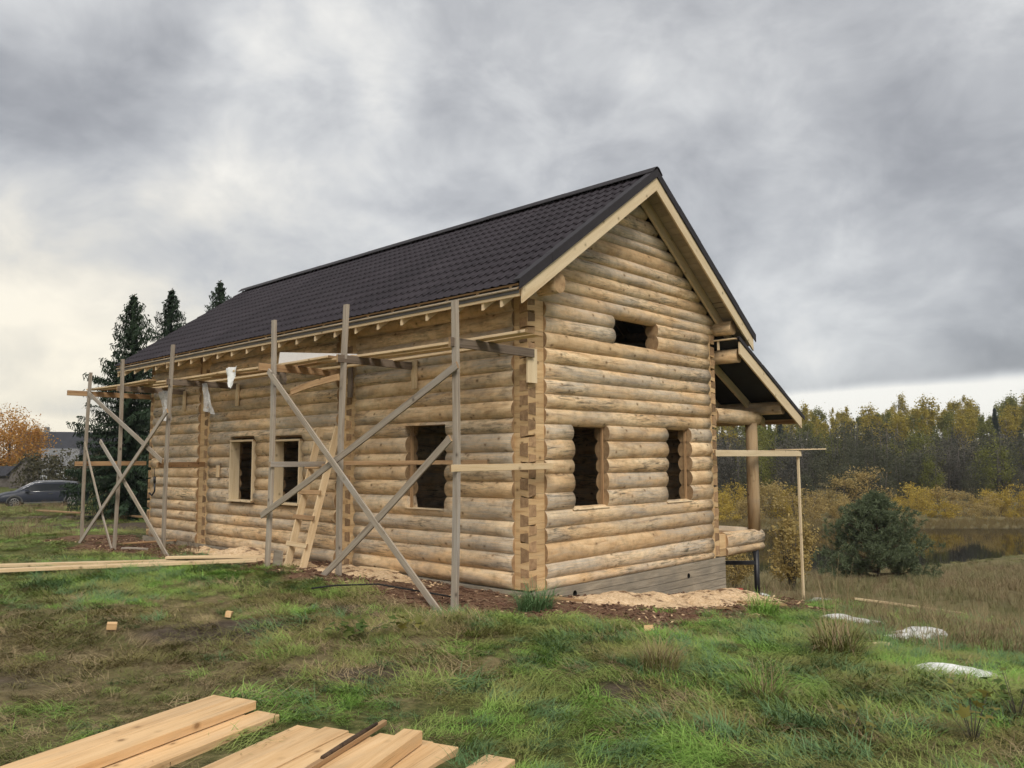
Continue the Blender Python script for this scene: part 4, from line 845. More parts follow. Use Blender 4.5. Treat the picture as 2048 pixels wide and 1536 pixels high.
# far bank willows, alders, birches, spruces
def far_tree(seed, H, Rr, n, mats, size, trunkm, crown_lo, clumps=22, sig=.26, tr=.10, multi=1, twig=0.):
    r = np.random.default_rng(seed); b = MB()
    for k in range(multi):
        ox, oy = (r.normal()*Rr*.3, r.normal()*Rr*.3) if multi > 1 else (0, 0)
        stems(b, [((ox*.4, oy*.4, -.6), tr), ((ox, oy, H*.5), tr*.7), ((ox*1.3+r.normal()*.15, oy*1.3, H*.93), tr*.2)], 0, 5)
        for q in range(5):
            z = H*(crown_lo+(.9-crown_lo)*r.random()); a_ = r.random()*6.28; L = Rr*.7*(1.1-z/H)
            stems(b, [((ox, oy, z), tr*.35), ((ox+np.cos(a_)*L, oy+np.sin(a_)*L, z+L*.7), tr*.1)], 0, 4)
    P = crown_pts(n, r, (0, 0, H*(crown_lo+1)/2), (Rr, Rr, H*(1-crown_lo)/2), clumps, sig, .95)
    v, f_ = leaf_quads(P, size, r); return b.mesh('trunk', [MAT[trunkm]]), np_mesh('crown', v, f_, [MAT[mats]])
birch = [far_tree(20+i, 12+i*.6, 1.7+.2*(i % 2), 2600, 'birch_leaf' if i % 3 else 'birch_green', .24, 'birch_bark' if i % 2 else 'pale_trunk', .48, 18, .3, .11) for i in range(5)]
alder = [far_tree(40+i, 7.2+i*.5, 2.3, 3200, ('alder_leaf', 'alder_twig', 'birch_green', 'alder_leaf')[i], .17, 'grey_trunk', .10, 26, .3, .10, 4) for i in range(4)]
def far_spruce(seed, H, Rr):
    r = np.random.default_rng(seed); n = 900; f = r.random(n)**.8; az = r.random(n)*6.28; rr_ = Rr*(1-f)*(.5+.55*r.random(n))+.05
    P = np.stack([np.cos(az)*rr_, np.sin(az)*rr_, H*(.1+.9*f)], 1); d = np.stack([np.cos(az)*.45, np.sin(az)*.45, -.25+0*az], 1)*(.5+.5*(1-f))[:, None]; w2 = np.stack([-np.sin(az), np.cos(az), 0*az], 1)*.16
    v, f_ = quads(P, d, w2); b = MB(); stems(b, [((0, 0, -.5), .12), ((0, 0, H*.98), .02)], 0, 5); return b.mesh('trunk', [MAT['grey_trunk']]), np_mesh('crown', v, f_, [MAT['far_spruce']])
fsp = [far_spruce(60, 12.5, 2.0), far_spruce(61, 10.5, 1.7)]
wil = [far_tree(70+i, 2.9+.35*i, 1.9+.2*(i % 3), 2200, ('willow_leaf', 'willow_rust', 'willow_rust')[i % 3], .14, 'grey_trunk', .02, 20, .3, .03, 5) for i in range(5)]
LABELS = {'b': ('yellowing birch on the wooded slope across the lake', 'birches across the lake'), 'a': ('dark leafless alder at the foot of the slope across the lake', 'alders across the lake'), 's': ('dark spruce among the birches across the lake', 'spruces across the lake'), 'w': ('yellow willow bush on the far lake bank', 'willow bushes on the far bank')}
def put_far(nm, pair, x, y, s, kk, sxy=1.):
    lb, gp = LABELS[kk]; hue = {'b': 'greenish' if pair[1].materials[0].name == 'birch_green' else 'yellow', 'a': 'olive' if pair[1].materials[0].name == 'alder_leaf' else 'grey bare', 's': 'taller' if pair is fsp[0] else 'shorter', 'w': 'bright yellow' if pair[1].materials[0].name == 'willow_leaf' else 'rusty brown'}[kk]
    az_ = x/y; plc = 'behind the porch' if az_ < .35 else ('left of the young pine' if az_ < .44 else ('above the young pine' if az_ < .53 else 'near the right edge')); dep = ('on the skyline' if y > 150 else 'on the middle slope' if y > 130 else 'low on the slope') if kk in 'bs' else (('in the back row' if y > 101 else 'in the front row') if kk == 'a' else ('in the back row' if y > 86 else 'by the water'))
    lb = hue+' '+{'b': 'autumn birch', 'a': 'alder', 's': 'dark spruce', 'w': 'willow bush'}[kk]+' across the lake '+dep+', '+plc; make_tree(nm, pair[0], pair[1], (x, y, gz(x, y)-.2), rnd.random()*6.28, s, lb, 'bush' if kk == 'w' else 'tree', gp, sxy=sxy)
rows = [(174, 3.4, 'b', .84), (160, 2.6, 'b', .82), (148, 2.4, 'b', .80), (136, 2.5, 'b', .78), (126, 3.4, 'b', .70)]
for yr, step, kk, s0 in rows:
    x = yr*.20
    while x < yr*.78:
        y = yr+rnd.uniform(-4, 4); q = rnd.random(); lowl = .80+.20*min(1, max(0, (x/y-.30)/.25))
        if q < .18: put_far('spruce_tree', rnd.choice(fsp), x, y, s0*rnd.uniform(.85, 1.12)*lowl, 's')
        else: put_far('birch_tree', rnd.choice(birch), x, y, s0*rnd.uniform(.78, 1.10)*lowl, 'b', rnd.uniform(.9, 1.35))
        x += step*rnd.uniform(.7, 1.4)
for yr, step, s0 in ((116, 3.7, 1.06), (106, 3.5, .98), (97, 3.4, .86), (91, 4.2, .62)):
    x = yr*.20
    while x < yr*.80:
        put_far('alder_tree', rnd.choice(alder), x, yr+rnd.uniform(-3, 3), s0*rnd.uniform(.78, 1.12), 'a', rnd.uniform(1., 1.3)); x += step*rnd.uniform(.75, 1.35)
for yr, step, s0 in ((88, 3.0, 1.0), (84.5, 2.8, .88), (81.5, 3.0, .62)):
    x = yr*.20
    while x < yr*.80:
        near_l = 1.12 if x/yr < .38 else (.86 if rnd.random() < .8 else 1.15)
        put_far('willow_bush', rnd.choice(wil), x, yr+rnd.uniform(-1.5, 1.5), s0*near_l*rnd.uniform(.6, .92), 'w', rnd.uniform(.95, 1.3)); x += step*rnd.uniform(.7, 1.4)
# left background: maple, bushes, thin trees
mp = far_tree(90, 8.6, 3.6, 11000, 'maple_leaf', .16, 'grey_trunk', .18, 70, .30, .16)
make_tree('maple_tree', mp[0], mp[1], (-50.3, 80, gz(-50.3, 80)-.1), 0, .84, 'orange autumn maple at the left edge behind the car', 'tree')
bz = [shrub(100+i, 3.0+.4*i, 2.3, 2300, 'bush_leaf', .17, 34, 12, 'grey_trunk', .1) for i in range(3)]
dk_ = shrub(111, 4.6, 2.6, 2600, 'alder_leaf', .2, 34, 10, 'grey_trunk', .1)
BL = [(-44.5, 62, 0, .8, 'brownish bush to the left behind the car roof'), (-33.6, 63.5, 1, .8, 'grey-brown bush right of the little gabled shed'), (-34.5, 60, 2, .9, 'bush between the shed and the scaffold'), (-31.3, 62, 1, .9, 'reddish bush behind the leftmost scaffold post'), (-27.5, 57, 0, 1.0, 'bush behind the car boot'), (-24.0, 52, 2, .85, 'bush in the shade of the leftmost spruce'), (-41.2, 60, 0, .62, 'low bush directly above the car bonnet'), (-20.5, 46, 1, .85, 'dark bush behind the second scaffold post'), (-17.5, 42, 2, .8, 'bush next to the far house corner'), (-23.0, 60, 1, 1.1, 'taller bush under the spruce branches')]
for x, y, k, s, lb in BL: make_tree('bush', bz[k][0], bz[k][1], (x, y, gz(x, y)-.1), k*2.+x, s, lb, 'bush', trunk='stems')
for x, y, s, lb in ((-52.5, 76, 1.05, 'dark bush under the orange maple'), (-50.2, 73, .62, 'dark bush left of the gabled shed'), (-44.5, 100, 1.1, 'dark bush right of the white-walled building'), (-40, 98, 1.2, 'dark bush on the skyline left of the spruces')): make_tree('bush', dk_[0], dk_[1], (x, y, gz(x, y)-.1), x, s, lb, 'bush', trunk='stems')
bare = []
for i in range(3):
    r = np.random.default_rng(200+i); b = MB(); H = 6.5
    stems(b, [((0, 0, -.2), .07), ((.1, 0, H*.5), .04), ((0, .1, H), .008)], 0, 5); P = []
    for q in range(26):
        z = H*(.35+.6*r.random()); a_ = r.random()*6.28; L = 1.9*(1.1-z/H)+.3; e_ = np.array([np.cos(a_)*L, np.sin(a_)*L, z+L*.9]); stems(b, [((0, 0, z), .02), (tuple(e_), .006)], 0, 4); P += [e_+r.normal(size=3)*.3 for _ in range(16)]
    v, f_ = leaf_quads(np.array(P), .12, r, 0, .3); bare.append((b.mesh('trunk', [MAT['grey_trunk']]), np_mesh('crown', v, f_, [MAT['alder_twig']])))
for i, (x, y, s, lb) in enumerate(((-52.0, 88, .95, 'bare thin tree standing before the dark roof'), (-46.6, 88, .85, 'bare thin tree on the skyline right of the white building'), (-42, 84, .8, 'bare thin tree just left of the leftmost scaffold post'))): make_tree('bare_tree', *bare[i], (x, y, gz(x, y)), i, s, lb, 'tree')

# ---------------------------------------------------------------- grass: tuft meshes scattered by geometry nodes
def tuft(name, nb, length, width, bend, spread, mat, seed, stiff=.3, seg=3, flow=False):
    r = np.random.default_rng(seed); V = []; F = []
    for k in range(nb):
        a_ = r.random()*6.28; rr_ = spread*r.random()**.5; base = np.array([np.cos(a_)*rr_, np.sin(a_)*rr_, -.015]); az = (r.normal()*1.15 if flow else a_+r.normal()*.9); d = np.array([np.cos(az), np.sin(az), 0])
        L = length*(.45+.75*r.random()); w_ = width*(.7+.6*r.random()); bd = bend*(.5+r.random()); sd_ = np.array([-d[1], d[0], 0]); p = base; th = stiff*((.62+.38*r.random()) if flow else r.random()); o = len(V)
        for q in range(seg+1):
            t = q/seg; ww = w_*(1-t)**.7*.5+.0006
            V.append(p-sd_*ww); V.append(p+sd_*ww); th2 = th+bd*t; p = p+(d*np.sin(th2)+np.array([0, 0, np.cos(th2)]))*L/seg
        F += [(o+2*q, o+2*q+1, o+2*q+3, o+2*q+2) for q in range(seg)]
    me = np_mesh(name, np.array(V), np.array(F), [MAT[mat]]); return bpy.data.objects.new(name, me)
tc_ = bpy.data.collections.new('tufts')
TF = [('t00', tuft('grass_tuft', 120, .19, .0050, .7, .19, 'grass_green', 1, 1.30, flow=True)), ('t01', tuft('grass_tuft', 120, .14, .0045, .7, .19, 'grass_green', 2, 1.35, flow=True)), ('t02', tuft('grass_tuft', 110, .22, .0055, 1.0, .17, 'grass_blue', 3, 1.15, flow=True)),
      ('t03', tuft('grass_tuft', 110, .14, .0042, .4, .20, 'grass_olive', 4, 1.5, flow=True)), ('t04', tuft('grass_tuft', 110, .18, .0042, .4, .20, 'grass_olive', 5, 1.5, flow=True)), ('t05', tuft('grass_tuft', 90, .18, .0036, .3, .22, 'grass_straw', 6, 1.57, flow=True)),
      ('t06', tuft('grass_tuft', 70, .22, .0036, .3, .20, 'grass_straw', 7, 1.57, flow=True)), ('t07', tuft('grass_tuft', 30, .52, .007, 1.0, .16, 'meadow_grass', 8, .5)), ('t08', tuft('grass_tuft', 26, .44, .006, 1.1, .16, 'grass_brown', 9, .5)),
      ('t09', tuft('grass_tuft', 5, .75, .005, .5, .05, 'grass_straw', 10, .25)), ('t10', tuft('grass_tuft', 40, .05, .018, 1.5, .18, 'weed_leaf', 11, .9)), ('t11', tuft('grass_tuft', 80, .15, .0042, .3, .22, 'grass_brown', 12, 1.57, flow=True)), ('t12', tuft('grass_tuft', 30, 1.25, .018, .7, .25, 'reed', 13, .2))]
for nm, o in TF: o.name = nm; tc_.objects.link(o)
def chip(nm, sx, sy, sz, mat):
    b = MB(); b.box(-sx, sx, -sy, sy, -sz, sz); o = bpy.data.objects.new(nm, b.mesh('chip', [MAT[mat]])); return o
cc_ = bpy.data.collections.new('chips')
for q in (chip('c0', .035, .012, .004, 'bark_chip'), chip('c1', .055, .010, .005, 'bark_chip'), chip('c2', .025, .016, .004, 'bark_chip_pale'), chip('c3', .03, .010, .003, 'chip_light'), chip('c4', .016, .010, .003, 'chip_light')): cc_.objects.link(q)
def scatter(name, coll, P, rot, scl, idx, label, cat):
    me = bpy.data.meshes.new(name); me.vertices.add(len(P)); me.vertices.foreach_set('co', P.astype(np.float32).ravel())
    for nm, ty, arr, key in (('rot', 'FLOAT_VECTOR', rot, 'vector'), ('scl', 'FLOAT', scl, 'value'), ('idx', 'INT', idx, 'value')):
        a_ = me.attributes.new(nm, ty, 'POINT'); a_.data.foreach_set(key, np.ascontiguousarray(arr, np.int32 if ty == 'INT' else np.float32).ravel())
    o = link(name, me); ng = bpy.data.node_groups.new(name+'_nodes', 'GeometryNodeTree')
    ng.interface.new_socket('Geometry', in_out='INPUT', socket_type='NodeSocketGeometry'); ng.interface.new_socket('Geometry', in_out='OUTPUT', socket_type='NodeSocketGeometry')
    n_ = ng.nodes; gi = n_.new('NodeGroupInput'); go = n_.new('NodeGroupOutput'); ip = n_.new('GeometryNodeInstanceOnPoints'); ci = n_.new('GeometryNodeCollectionInfo')
    ci.inputs['Collection'].default_value = coll; ci.inputs['Separate Children'].default_value = True; ci.inputs['Reset Children'].default_value = True; ip.inputs['Pick Instance'].default_value = True
    def na(nm, ty): q = n_.new('GeometryNodeInputNamedAttribute'); q.data_type = ty; q.inputs['Name'].default_value = nm; return [s for s in q.outputs if s.enabled and s.name == 'Attribute'][0]
    l_ = ng.links; l_.new(gi.outputs[0], ip.inputs['Points']); l_.new(ci.outputs[0], ip.inputs['Instance']); l_.new(na('idx', 'INT'), ip.inputs['Instance Index'])
    l_.new(na('rot', 'FLOAT_VECTOR'), ip.inputs['Rotation']); l_.new(na('scl', 'FLOAT'), ip.inputs['Scale']); l_.new(ip.outputs[0], go.inputs[0])
    md_ = o.modifiers.new('scatter', 'NODES'); md_.node_group = ng; return tag(o, label, cat, kind='stuff')
def wedge(n, y0, y1, half=.72, pw=1.):
    """random points over the ground in front of the camera and a little to its sides"""
    y = (y0**(2*pw)+(y1**(2*pw)-y0**(2*pw))*nrg.random(n))**(1/(2*pw)); x = (nrg.random(n)*2-1)*half*(y+1.2); return x, y
def piled(x, y):
    al = x*.43+y*.903; pp = x*.903-y*.43; return (al < 4.24) & (pp > -3.52) & (pp < -2.2) | (al < 4.14) & (pp > -4.32) & (pp < -3.58) | (np.abs(pp+2.06) < .1) & (al < 4.2)
def inside(x, y, m=.0): b, a = to_house(x, y); return (b > -.02-m) & (b < 5.3+m) & (a > -.05-m) & (a < 12.3+m)
def finish(x, y, idx, s0, s1, keep, tilt=.25, dz=0.):
    x, y, idx = x[keep], y[keep], idx[keep]; n = len(x)
    rot = np.stack([nrg.normal(size=n)*tilt*.5, nrg.normal(size=n)*tilt*.5, 9*fbm(x, y, 1.3, 3, 63)+nrg.normal(size=n)*.7], 1)
    return np.stack([x, y, terrain(x, y)+dz], 1), rot, s0+(s1-s0)*nrg.random(n), idx
def joinp(L): return [np.concatenate([q[k] for q in L]) for k in range(4)]
near_sets = []
x, y = wedge(15000, 3.2, 15); mul, mud, dry, mead, saw = masks(x, y); bare_ = np.clip(mul*1.3+mud*.95+saw+.55*ss(.52, .68, fbm(x, y, .7, 4, 41))*dry, 0, 1); u_ = nrg.random(len(x)); pn = fbm(x, y, .8, 3, 77)
green = np.clip(1-dry*1.25 + (pn-.5)*1.6, .04, 1)
pick = nrg.random(len(x)); v_ = nrg.random(len(x))
idx = np.where(pick < green, np.where(v_ < .42, 0, np.where(v_ < .72, 1, np.where(v_ < .88, 2, np.where(v_ < .95, 10, 3)))), np.where(v_ < .36, 3, np.where(v_ < .62, 4, np.where(v_ < .82, 5, np.where(v_ < .93, 6, 11)))))
hgt = .55+.75*fbm(x, y, 1.5, 3, 55)
P_, R_, S_, I_ = finish(x, y, idx, .65, 1.15, (u_ > bare_) & ~inside(x, y) & ~piled(x, y) & (np.hypot(x, y) > 3.1)); near_sets.append((P_, R_, S_*(.22+1.1*fbm(P_[:, 0], P_[:, 1], .9, 4, 55)), I_))
x, y = wedge(13000, 13, 46, .76); mul, mud, dry, mead, saw = masks(x, y); bare_ = np.clip(mul+mud, 0, 1); u_ = nrg.random(len(x)); v_ = nrg.random(len(x))
rightm = ss(1.5, 4.5, x-.05*y)
v_ = np.clip(v_*.55+.45*(fbm(x, y, 2.2, 3, 19)-.25)*2, 0, 1)
idx = np.where(v_ < rightm*.50, 7, np.where(v_ < rightm*.92, 8, np.where(v_ < .45+.5*rightm, 4, np.where(v_ < .75+.2*rightm, 1, 3))))
P_, R_, S_, I_ = finish(x, y, idx, .8, 1.3, (u_ > bare_) & ~inside(x, y, .1) & (terrain(x, y) > WATER_Z+.05)); S_ = S_*np.where(I_ >= 7, .30+.6*fbm(P_[:, 0], P_[:, 1], 1.6, 3, 83), 1.0)*(.7+P_[:, 1]/60); near_sets.append((P_, R_, S_, I_))
x = nrg.uniform(2.5, 9, 3600); y = nrg.uniform(8, 16, 3600); kp = (x > 3.0+.45*(y-8)*(y < 14)) & (nrg.random(3600) < ss(2.6, 5.2, x-.25*(y-8))+.05); pk = nrg.random(3600)
near_sets.append(finish(x, y, np.where(pk < .42, 8, np.where(pk < .66, 7, np.where(pk < .76, 9, np.where(pk < .9, 10, 2)))), .25, .62, kp))
x = nrg.uniform(-18, -5, 2500); y = nrg.uniform(15, 30, 2500); pk = nrg.random(2500); pnn = fbm(x, y, 3, 3, 91)
near_sets.append(finish(x, y, np.where(pk < .4, 4, np.where(pk < .75, 1, 8)), .6, 1.3, (pnn > .5) & (masks(x, y)[1] < .3) & ~inside(x, y, .8)))
x = nrg.uniform(-36, -14, 3500); y = nrg.uniform(30, 62, 3500); pk = nrg.random(3500)
near_sets.append(finish(x, y, np.where(pk < .5, 4, np.where(pk < .8, 1, 8)), .7, 1.3, masks(x, y)[1] < .3))
scatter('grass', tc_, *joinp(near_sets), 'green and straw coloured grass covering the plot round the house', 'grass')
# meadow and reeds by the lake
x = nrg.uniform(8, 75, 9000); y = nrg.uniform(38, 70, 9000); z_ = terrain(x, y); r1 = finish(x, y, np.where(nrg.random(9000) < .7, 4, 7), .5, 1.0, (z_ > WATER_Z+.02)); r1[2][r1[3] == 7] *= .5; r1[2][r1[3] == 4] *= 1.8
x2 = nrg.uniform(14, 75, 2600); y2 = nrg.uniform(76.2, 80.5, 2600); r2 = finish(x2, y2, np.full(2600, 12), .3, .55, terrain(x2, y2) > WATER_Z-.25)
scatter('meadow_reeds', tc_, *joinp([r1, r2]), 'brownish meadow grass and reeds along the lake shore', 'grass')
# bark mulch and wood chips along the walls
b = nrg.uniform(-2.2, 7.5, 16000); a = nrg.uniform(-2.6, 14, 16000); p_ = np.array([[CX+bb*cT-aa*sT, CY+bb*sT+aa*cT] for bb, aa in zip(b, a)]); x, y = p_[:, 0], p_[:, 1]
mul, mud, dry, mead, saw = masks(x, y); pk = nrg.random(len(x)); idx = np.where(pk < .36, 0, np.where(pk < .68, 1, np.where(pk < .86, 2, np.where(pk < .93, 3, 4)))); idx = np.where((saw > .3) & (nrg.random(len(x)) < .7), np.where(pk < .5, 3, 4), idx)
q = finish(x, y, idx, .5, 1.35, (nrg.random(len(x)) < mul*.95+saw*.3) & ~inside(x, y), .5, .012)
scatter('bark_mulch', cc_, *q, 'reddish bark mulch and chips strewn along the foot of the walls', 'mulch')

# single plants one can point at
def clump(nm, label, x, y, objs, cat='grass tuft', s=1.):
    e = empty(nm, (x, y, gz(x, y)), rnd.random()*6); e.scale = (s, s, s)
    for n_, o in objs: link(n_, o.data, e)
    return tag(e, label, cat)
dg = tuft('dense', 260, .34, .006, 1.7, .17, 'grass_green', 31, .6); sk = tuft('stalk', 20, .85, .006, .35, .16, 'grass_straw', 33, .22); tq = tuft('dense2', 220, .36, .008, 1.5, .2, 'grass_olive', 35, .6); bq = tuft('brown', 140, .40, .006, 1.4, .18, 'grass_brown', 37, .7)
clump('grass_tussock', 'dark green grass tussock at the near corner of the house', .26, 9.45, [('blades', tuft('dense3', 420, .36, .007, 1.3, .2, 'grass_blue', 45, .7))], s=1.0)
clump('grass_tussock', 'tussock in front right with a brown straw top', 2.85, 7.2, [('blades', tq), ('dry_blades', bq)])
clump('grass_tussock', 'tussock left of the sack with dead brown blades', 1.75, 5.75, [('blades', dg), ('dry_blades', bq)], s=.75)
clump('grass_tussock', 'straw tussock before the gable in the middle grass', 1.15, 6.5, [('blades', bq), ('dry_blades', tq)], s=.8)
clump('grass_tussock', 'dark green tussock on the edge of the mulch right of the sawdust', 3.25, 10.6, [('blades', dg)], s=1.1)
clump('dry_stalks', 'bundle of tall pale dry stalks in the grass right of the gable', 3.35, 8.4, [('stalks', sk), ('blades', tq)], 'stalks', .95)
clump('dry_stalks', 'forked dry stalk standing right of the sack heap', 4.15, 7.9, [('stalks', tuft('st2', 6, .7, .008, .4, .05, 'grass_straw', 41, .3))], 'stalks', .8)
def leafy(nm, label, x, y, n, H, Rr, size, mat, seed):
    r = np.random.default_rng(seed); b = MB(); P = []
    for k in range(n):
        a_ = r.random()*6.28; q = np.array([np.cos(a_)*Rr*r.random(), np.sin(a_)*Rr*r.random(), H*(.35+.65*r.random())]); stems(b, [((0, 0, -.03), .0022), (tuple(q*.6), .0016), (tuple(q), .001)], 0, 4); P.append(q)
    P = np.array(P); d = np.concatenate([r.normal(size=(n, 2)), r.normal(size=(n, 1))*.3], 1); d /= np.linalg.norm(d, axis=1, keepdims=True); up_ = np.array([0, 0, 1.])+r.normal(size=(n, 3))*.4; e_ = np.cross(d, up_); e_ /= np.linalg.norm(e_, axis=1, keepdims=True)
    s_ = size*(.6+.7*r.random(n))[:, None]; V = []; F = []
    for i in range(n):                                   # five-lobed leaf with a fold along its rib
        o = len(V); nn_ = np.cross(d[i], e_[i])
        for rr_, t in ((0, 0), (.5, -2.2), (.45, -1.5), (.95, -.95), (.55, -.5), (1.15, 0), (.55, .5), (.95, .95), (.45, 1.5), (.5, 2.2)):
            V.append(P[i]+s_[i]*(d[i]*np.cos(t)*rr_+e_[i]*np.sin(t)*rr_+nn_*abs(np.sin(t))*rr_*.25))
        F += [(o, o+q, o+q+1) for q in range(1, 9)]+[(o, o+9, o+1)]
    e = empty(nm, (x, y, gz(x, y))); link('stem', b.mesh('stem', [MAT['grey_trunk']]), e); link('leaves', np_mesh('leaves', np.array(V), np.array(F), [MAT[mat]]), e); return tag(e, label, 'plant')
leafy('seedling', 'yellow-green maple seedling in the lower right corner', 2.75, 4.95, 16, .34, .16, .055, 'yellow_weed', 3)
leafy('seedling', 'small yellow leafed seedling left of the maple seedling', 2.15, 5.1, 8, .2, .12, .045, 'yellow_weed', 5)
leafy('seedling', 'leafy weed at the right edge below the sack', 3.3, 5.4, 20, .35, .25, .05, 'weed_leaf', 7)
leafy('burdock', 'broad pale leafed burdock in the grass before the scaffold', -1.45, 7.7, 26, .2, .38, .075, 'weed_leaf', 9)
leafy('burdock', 'small broad leafed weed beside the larger burdock', -1.05, 7.95, 12, .16, .2, .06, 'yellow_weed', 11)
b_ = MB(); pts = [(-2.45, 9.9), (-2.2, 10.15), (-1.7, 10.25), (-1.2, 10.1), (-.75, 10.0)]; b_.tube([(x, y, gz(x, y)+.10) for x, y in pts], .011, 6); tag(b_.build('hose', [MAT['tyre']]), 'thin black hose lying on the grass before the scaffold', 'hose')
# ---------------------------------------------------------------- parked estate car
cx_, cy_ = -28.2, 48.2; cz_ = gz(cx_, cy_)-.04
car = tag(empty('parked_car', (cx_, cy_, cz_), math.atan2(-.60, -.80)), 'dark grey estate car parked on the grass at the left', 'car')
st = [(-2.44, .48, .80, .86, .70, 0), (-2.40, .36, .92, 1.02, .82, 0), (-2.15, .30, .95, 1.24, .88, 1), (-1.75, .28, .96, 1.43, .91, 1), (-1.0, .26, .95, 1.49, .93, 1), (0, .25, .94, 1.50, .93, 1), (.45, .25, .93, 1.46, .93, 1), (.95, .25, .93, 1.22, .93, 1), (1.38, .26, .93, .97, .92, 0), (1.9, .28, .86, .90, .91, 0), (2.25, .30, .74, .78, .86, 0), (2.42, .36, .62, .66, .72, 0), (2.46, .42, .55, .58, .62, 0)]
rs = []
for x, zb_, belt, top, hw_, gh in st:
    tw = hw_*(.74 if gh else .86); pr = [(hw_*.90, zb_), (hw_*.985, zb_+.14), (hw_, (zb_+belt)/2+.05), (hw_*.965, belt), (tw, top-.07 if gh else top-.03), (tw*.75, top-.01), (tw*.35, top+.012)]
    rs.append([Vector((x, y, z)) for y, z in pr]+[Vector((x, -y, z)) for y, z in pr[::-1]])
b = MB(); b.rings(rs, 0, True, 0, 0); body = b.build('body', [MAT['car_paint']], car)
def glasspane(nm, i0, i1, s, sh0=.0, sh1=.0):
    def pt(i, t, low):
        x, zb_, belt, top, hw_, gh = st[i]; tw = hw_*.74; A = Vector((x, hw_*.965, belt)); B = Vector((x, tw, top-.07)); return A.lerp(B, t)
    b = MB(); v = []
    for i in range(i0, i1+1): v.append((pt(i, .06, 1), pt(i, .90, 0)))
    vv = [q for p in v for q in p]; vv = [Vector((q.x, (q.y+.012)*s, q.z+.004)) for q in vv]; vin = [Vector((q.x, q.y-.03*s, q.z)) for q in vv]; n = len(v); m = len(vv)
    b.add(vv+vin, [(2*i, 2*i+2, 2*i+3, 2*i+1) for i in range(n-1)]+[(m+2*i, m+2*i+1, m+2*i+3, m+2*i+2) for i in range(n-1)], 0, True); b.build(nm, [MAT['car_glass']], car)
for s in (1, -1):
    glasspane('rear_quarter_window', 2, 3, s); glasspane('rear_door_window', 3, 4, s); glasspane('side_window', 4, 5, s); glasspane('front_door_window', 5, 7, s)
    b = MB(); b.tube([(-2.1, s*.70, 1.20), (-1.72, s*.69, 1.42), (-1.0, s*.70, 1.475), (0, s*.70, 1.485), (.45, s*.69, 1.44), (.95, s*.71, 1.19), (1.2, s*.80, 1.02)], .017, 6); b.build('window_trim', [MAT['car_chrome']], car)
    b = MB(); b.tube([(-1.9, s*.62, 1.45), (-1.0, s*.62, 1.54), (.2, s*.62, 1.53), (.4, s*.62, 1.50)], .018, 6); b.build('roof_rail', [MAT['car_chrome']], car)
    b = MB(); b.tube([(-2.0, s*.895, .955), (.0, s*.905, .945), (1.2, s*.895, .94)], .013, 5); b.build('belt_trim', [MAT['car_chrome']], car)
    b = MB(); b.box(-1.0, 1.0, s*.93-.02, s*.93+.02, .26, .34); b.build('side_skirt', [MAT['car_lower']], car)
    b = MB(); b.box(.78, .96, s*.97-.09, s*.97+.09, .95, 1.08); b.build('mirror', [MAT['car_paint']], car)
    b = MB(); b.box(2.12, 2.40, s*.68-.14, s*.68+.14, .60, .72); b.build('headlight', [MAT['lamp_glass']], car)
    for q in (-.35, .65): b = MB(); b.box(q-.11, q+.11, s*.935-.012, s*.935+.012, .80, .825); b.build('door_handle', [MAT['car_chrome']], car)
    for wx in (1.47, -1.45):
        b = MB(); n = 24; b.rings([[Vector((wx+r_*math.cos(2*math.pi*j/n), s*y_, .34+r_*math.sin(2*math.pi*j/n))) for j in range(n)] for r_, y_ in ((.30, .72), (.34, .72), (.34, .945), (.325, .955), (.235, .957))], 0, True, 0, 0); wh = b.build('wheel', [MAT['tyre']], car)
        b = MB()
        for k in range(10):
            a_ = 6.283*k/10; T = Matrix.Translation((wx, s*.962, .34)) @ Matrix.Rotation(a_, 4, 'Y'); b.box(.03, .225, -.008, .008, -.018, .018, 0, T)
        b.rings([[Vector((wx+r_*math.cos(2*math.pi*j/20), s*y_, .34+r_*math.sin(2*math.pi*j/20))) for j in range(20)] for r_, y_ in ((.235, .950), (.238, .972), (.212, .972), (.212, .950))], 0); b.build('rim', [MAT['rim']], wh)
        b = MB(); n = 20; rg = [[Vector((wx+r_*math.cos(math.pi*j/n), s*y_, .33+r_*math.sin(math.pi*j/n))) for j in range(n+1)] for r_, y_ in ((.365, .90), (.365, .955), (.425, .958), (.425, .90))]
        b.rings(rg, 0, False, None, None, False); b.build('wheel_arch', [MAT['car_lower']], car)

